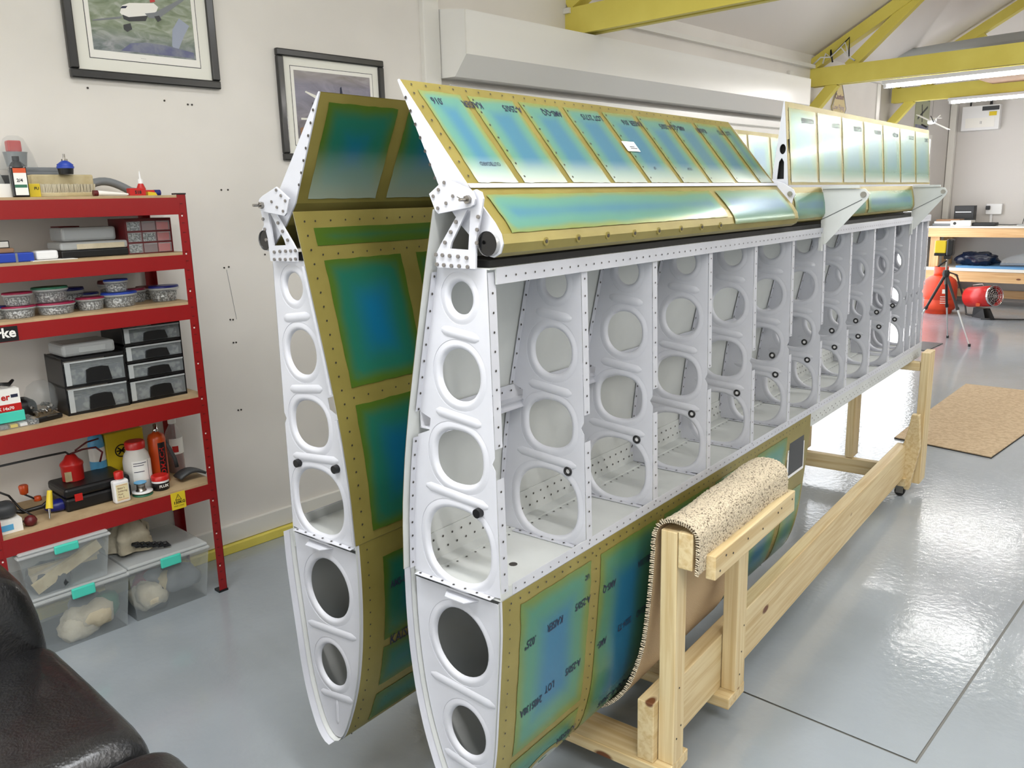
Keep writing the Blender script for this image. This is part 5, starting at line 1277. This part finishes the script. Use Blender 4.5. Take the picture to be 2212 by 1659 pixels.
# gas bottle
t = thing('gas_bottle', 12.9, 3.66, 0, 'orange propane gas bottle with a valve guard, beside the workbench', 'gas bottle')
MB().lathe([(.17, 0), (.18, .02), (.18, .045), (.21, .06), (.225, .09), (.226, .20), (.22, .205), (.226, .212), (.226, .40), (.205, .47), (.14, .52), (.09, .54)], n=32).build('bottle_body', M['gas'], t)
MB().grid(lambda u, v: (.09*math.cos(u), .09*math.sin(u), v), linspace(.5, 2*PI-.5, 24), [.53, .66]).build('valve_guard', M['gas'], t, solid=.008)
MB().lathe([(.03, .54), (.03, .62), (.02, .65)], n=12).build('valve', M['black'], t)
lp = MB().grid(lambda u, v: (.2272*math.cos(u), .2272*math.sin(u), v), linspace(-2.72, -2.45, 5), [.30, .36]).build('hazard_label', M['paper'], t)
for k in range(4): MB().grid(lambda u, v: (.2272*math.cos(u), .2272*math.sin(u), v), linspace(-2.8, -2.4, 5), [.16+.03*k, .168+.03*k]).build('printed_line', M['paper'], t)
MB().tube([(.0, -.05, .6), (.02, -.2, .55), (.05, -.32, .2), (-.1, -.4, .02), (-.2, -.62, .012)], .012, 8).build('hose', M['black'], t)
# heater
t = thing('space_heater', 12.6, 3.04, 0, 'red cylindrical gas space heater with a chrome grille on black feet', 'heater', rz=0)
ax = Vector((-.26, -.42, .07)).normalized()
c0 = Vector((.12, .17, .27)); c1 = c0+ax*.42
MB().cyl(c0, c1, .135, n=28, caps=False).build('barrel', M['redp'], t, solid=.006)
MB().cyl(c0, c0+ax*.01, .128, n=24).build('back_grille', M['dkgrey'], t)
MB().cyl(c1-ax*.02, c1+ax*.008, .138, .134, 28, False).build('front_ring', M['chrome'], t, solid=.006); MB().cyl(c1-ax*.09, c1-ax*.08, .128, n=24).build('burner', M['dkgrey'], t)
g = MB(); u0 = ax.orthogonal().normalized(); w0 = ax.cross(u0)
for rr in (.03, .06, .09, .118): g.tube([c1+ax*.002+u0*rr*math.cos(a)+w0*rr*math.sin(a) for a in linspace(0, 2*PI, 22)], .003, 5)
for a in linspace(0, PI, 6)[:-1]: g.bar(c1+(u0*math.cos(a)+w0*math.sin(a))*.13, c1-(u0*math.cos(a)+w0*math.sin(a))*.13, .004, .004, ax)
g.build('grille', M['chrome'], t)
MB().prism([(-.05, -.08, 0), (.09, .12, 0), (.05, .10, .14), (-.03, -.04, .14)], (.08, -.05, 0)).build('stand', M['black'], t); MB().prism([(-.1, -.16, 0), (-.04, -.2, 0), (-.05, -.13, .15), (-.08, -.11, .15)], (.06, .02, 0)).build('foot', M['black'], t)
MB().tube([c0+Vector((0, 0, .13)), c0+Vector((-.02, -.03, .17)), c0+ax*.2+Vector((0, 0, .17)), c0+ax*.22+Vector((0, 0, .13))], .006, 6).build('carry_handle', M['steel'], t)
MB().box(-.13, -.11, -.02, .03, .18, .22).build('side_label', M['orange2'], t)
tag(MB().tube([(12.5, 3.0, .012), (12.6, 2.7, .012), (12.9, 2.2, .012), (12.8, 1.4, .012)], .01, 6).build('heater_hose', M['black'], None), 'thin black hose trailing right from the space heater', 'hose')

# ------------------------------------------------------------------ WORKBENCH AT THE FAR WALL
t = thing('workbench', 14.2, 2.0, 0, 'long pine workbench with white top and low shelf at the far wall', 'workbench')
def wplank(name, x0, x1, y0, y1, z0, z1, axis, m='pined'):
    dims = {'x': (x1-x0, y1-y0, z1-z0), 'y': (y1-y0, x1-x0, z1-z0), 'z': (z1-z0, y1-y0, x1-x0)}[axis]
    o = MB().box(-dims[0]/2, dims[0]/2, -dims[1]/2, dims[1]/2, -dims[2]/2, dims[2]/2).build(name, M[m], t, bev=.003)
    o.location = ((x0+x1)/2-14.2, (y0+y1)/2-2.0, (z0+z1)/2); o.rotation_euler = {'x': (0, 0, 0), 'y': (0, 0, PI/2), 'z': (0, -PI/2, 0)}[axis]
wplank('worktop', 13.78, 14.62, .3, 4.17, 1.165, 1.19, 'y', 'lam'); wplank('front_rail', 13.80, 13.845, .32, 4.15, 1.03, 1.165, 'y')
wplank('end_rail', 13.845, 14.6, 4.10, 4.145, 1.03, 1.165, 'x')
for y in (3.99, 2.1, .34):
    wplank('leg', 13.85, 13.92, y, y+.13, 0, 1.03, 'z'); wplank('leg', 14.5, 14.57, y, y+.13, 0, 1.03, 'z')
wplank('lower_rail', 13.80, 13.845, .32, 4.15, .37, .53, 'y'); wplank('lower_shelf', 13.78, 14.6, .3, 4.15, .53, .575, 'y', 'lam'); wplank('foot_rail', 14.4, 14.45, .32, 4.15, .08, .2, 'y')
one(MB().box(-.4, .4, -1.3, 1.72, 0, .03), 'foam_sheet', M['skyb2'], 14.2, 2.0, .576, 'long pale blue foam sheet on the lower bench shelf', 'foam sheet')
mb = MB(); puffy(mb, 0, 0, .09, .18, .28, .10, 2.5, 16, .3, 4)
one(mb, 'wrapped_bundle', M['wrapblk'], 14.05, 3.50, .606, 'bundle wrapped in dark blue plastic on the lower bench shelf', 'bundle')
def canopy(u, v): return (.26*math.sin(v)*.8, -.95+1.35*u, .006+.22*math.sin(PI*min(1, u*.9+.02))**.6*math.cos(v))
t2 = thing('canopy_shell', 14.1, 2.75, .606, 'clear curved acrylic canopy lying on the lower bench shelf', 'canopy')
MB().grid(canopy, linspace(0, 1, 24), linspace(-1.5, 1.5, 16)).build('acrylic_shell', M['clear'], t2); 
MB().tube([canopy(u, -1.5) for u in linspace(0, 1, 20)], .008, 6).build('frame_edge', M['dkgrey'], t2)
one(MB().box(-.14, .14, -.17, .17, 0, .035), 'grey_binder', M['grey'], 14.05, 3.96, 1.191, 'flat grey binder lowest in the paper stack on the bench', 'binder', bev=.004)
one(MB().box(-.13, .13, -.2, .17, 0, .03), 'paper_stack', M['paper'], 14.05, 3.94, 1.227, 'loose white papers on the grey binder', 'papers')
one(MB().box(-.12, .12, -.17, .16, 0, .028), 'brown_folder', M['brown'], 14.06, 3.93, 1.258, 'brown folder on top of the paper stack', 'folder')
t2 = thing('lever_arch_file', 13.88, 3.72, 1.191, 'white box file with a round black finger hole on the bench', 'file')
MB().box(-.03, .2, -.14, .14, 0, .08).build('file_body', M['paper'], t2, bev=.003); MB().cyl((-.0305, .08, .04), (-.034, .08, .04), .022, n=16).build('finger_hole', M['black'], t2)
t2 = thing('bench_speaker', 14.35, 3.80, 1.191, 'small black box speaker at the back of the workbench', 'speaker')
MB().box(-.07, .07, -.14, .14, 0, .29).build('cabinet', M['black'], t2, bev=.006); MB().box(-.0725, -.0705, -.1, .12, .19, .20).build('chrome_strip', M['chrome'], t2)
t2 = thing('black_charger', 13.98, 3.42, 1.191, 'flat black charger with cable on the workbench', 'charger')
MB().box(-.08, .08, -.16, .16, 0, .05).build('charger_body', M['black'], t2, bev=.01)
MB().tube([(0, -.16, .02), (.1, -.3, .01), (.3, -.42, .01), (.6, -.38, .12), (.66, -.34, .35)], .006, 6).build('cable', M['dkgrey'], t2)
one(MB().box(-.2, .2, -.9, .45, 0, .02), 'glass_sheet', M['clear2'], 14.15, 2.55, 1.191, 'greenish flat sheet lying on the right of the workbench', 'sheet')
# on the far wall
t2 = thing('wall_socket', 14.65, 3.52, 1.38, 'white double wall socket with a black plug above the bench', 'socket')
MB().box(-.06, -.002, -.16, .06, -.04, .12).build('socket_box', M['white'], t2, bev=.008); MB().box(-.10, -.06, .0, .055, .03, .09).build('plug', M['black'], t2, bev=.006)
MB().box(-.03, -.002, -.03, .0, -.19, -.04).build('conduit', M['white'], t2)
t2 = thing('control_box', 14.65, 3.76, 2.60, 'white wall mounted control box with a black aerial', 'box')
MB().box(-.12, -.002, -.26, .26, 0, .36).build('enclosure', M['white'], t2, bev=.01); MB().box(-.125, -.12, -.2, .2, .04, .18).build('panel_inset', M['paper'], t2); MB().box(-.127, -.121, -.25, -.02, .28, .34).build('dark_label', M['dkgrey'], t2)
MB().box(-.128, -.121, -.22, -.12, .20, .26).build('yellow_label', M['yelp'], t2); MB().cyl((-.06, -.12, .36), (-.06, -.12, .58), .022, .008, 8).build('aerial', M['black'], t2); MB().cyl((-.06, .16, .36), (-.06, .16, .44), .012, n=8).build('cable_gland', M['black'], t2)
lettering('II', .06, (-.1265, .0, .09), (0, -1, 0), (0, 0, 1), M['grey'], t2)
# signs on left wall and alcove wall
t2 = thing('caution_sign', 9.40, 3.85, 2.55, 'kite shaped yellow caution sign on the left wall', 'sign')
pts = [(0, .40), (-.20, .0+.08), (-.13, -.02), (.13, -.02), (.20, .08)]
MB().prism([(x, -.012, z) for x, z in pts], (0, .008, 0)).build('sign_board', M['signy'], t2)
for i in range(len(pts)):
    p, q = pts[i], pts[(i+1) % 5]; MB().bar((p[0]*.95, -.0135, p[1]), (q[0]*.95, -.0135, q[1]), .012, .002, (0, 1, 0)).build('border', M['black'], t2)
lettering('Caution', .075, (-.125, -.0145, .17), (1, 0, 0), (0, 0, 1), M['dkred'], t2, bold=.003, squash=.95)
lettering('Low Flying', .075, (-.16, -.0145, .06), (1, 0, 0), (0, 0, 1), M['dkred'], t2, bold=.001, squash=.9)
one(MB().box(-.07, .07, -.012, -.002, 0, .16), 'notice', M['yelp'], 8.50, 3.815, 2.66, 'small yellow notice beside the shutter box', 'notice')
one(MB().box(-.03, .03, -.03, -.002, 0, .12), 'switch_box', M['dkgrey'], 8.50, 3.815, 2.47, 'small grey switch under the yellow notice', 'switch')
t2 = thing('aviation_poster', 13.25, 4.2, 2.57, 'narrow framed aircraft poster behind the hanging model', 'poster')
MB().box(-.3, .3, -.012, -.002, 0, .52).build('poster_sheet', M['signg'], t2); MB().box(-.27, .27, -.0135, -.0125, .42, .49).build('title_band', M['dkgrey'], t2); MB().box(-.28, .28, -.0135, -.0125, .0, .08).build('foot_band', M['inklake'], t2)
MB().bar((-.2, -.0135, .16), (.2, -.0135, .34), .03, .002, (0, 1, 0)).bar((0, -.0135, .12), (-.05, -.0135, .36), .03, .002, (0, 1, 0)).build('aircraft_print', M['dkgrey'], t2)
# hanging model aeroplane
t2 = thing('model_aeroplane', 12.0, 3.67, 2.60, 'small white model aeroplane hanging from the roof', 'model aeroplane')
mb = MB(); puffy(mb, 0, 0, 0, .14, .035, .035, 2.4, 12); q = mb.build('fuselage', M['white'], t2); q.rotation_euler = (0, 0, .6)
MB().bar((.04, .20, .10), (-.02, -.22, -.12), .07, .008).build('wing', M['white'], t2)
MB().bar((-.02, .12, -.03), (-.02, .05, -.07), .02, .02).build('undercarriage', M['black'], t2); MB().bar((-.13, -.06, -.02), (-.13, -.02, .06), .02, .006).build('propeller', M['black'], t2)
MB().bar((.1, .02, .0), (.12, -.06, .08), .06, .006).bar((.1, -.08, .04), (.12, .06, .05), .05, .006).build('tailplane', M['white'], t2)
MB().cyl((0, 0, .03), (0, 0, .75), .0015, n=5).build('thread', M['dkgrey'], t2)
# things stored on the truss ties
t2 = thing('stored_aerofoil', 10.5, 2.4, 3.10, 'long pale grey panel with a dark end stored across the truss ties', 'panel')
MB().grid(lambda u, v: (.06*math.cos(v*PI), 1.32-3.2*u, .10+.05*math.sin(u*PI)+(.10-.03*u)*math.sin(v*PI)), linspace(0, 1, 20), linspace(-1, 1, 16)).build('curved_skin', M['grey2'], t2)
MB().box(-.07, .07, 1.32, 1.39, .0, .20).build('dark_end', M['dkgrey'], t2)
one(MB().box(-1.45, 1.45, -2.3, 1.0, 0, .03), 'loft_board', M['brown'], 10.35, 1.95, 2.968, 'brown loft board laid across the truss ties', 'board')
for k, (y, s_) in enumerate(((2.62, 1.1), (2.25, .8), (1.95, 1.2))):
    mb = MB(); puffy(mb, 0, 0, 0, .14*s_, .15*s_, .06, 2.4, 10, .35, k)
    one(mb, 'hanging_bag', M['white'], 9.1, y, 2.90, ('white plastic bundle hung under the loft board, nearest the wall', 'small white plastic bundle in the middle under the loft board', 'white plastic bundle hung under the loft board, farthest right')[k], 'bag')
t2 = thing('cable_loop', 8.7, 3.70, 3.0, 'loose white cables looped over the middle truss end', 'cable')
for k in range(3): MB().tube([(-.06, .12-.1*k, .0), (-.07, .04-.05*k, .06+.03*k), (-.07, -.06, .05), (-.07, -.16-.04*k, .13+.04*k), (-.06, -.24, .03), (-.06, -.3, -.01)], .008, 6).build('cable', M['white'] if k < 2 else M['black'], t2)
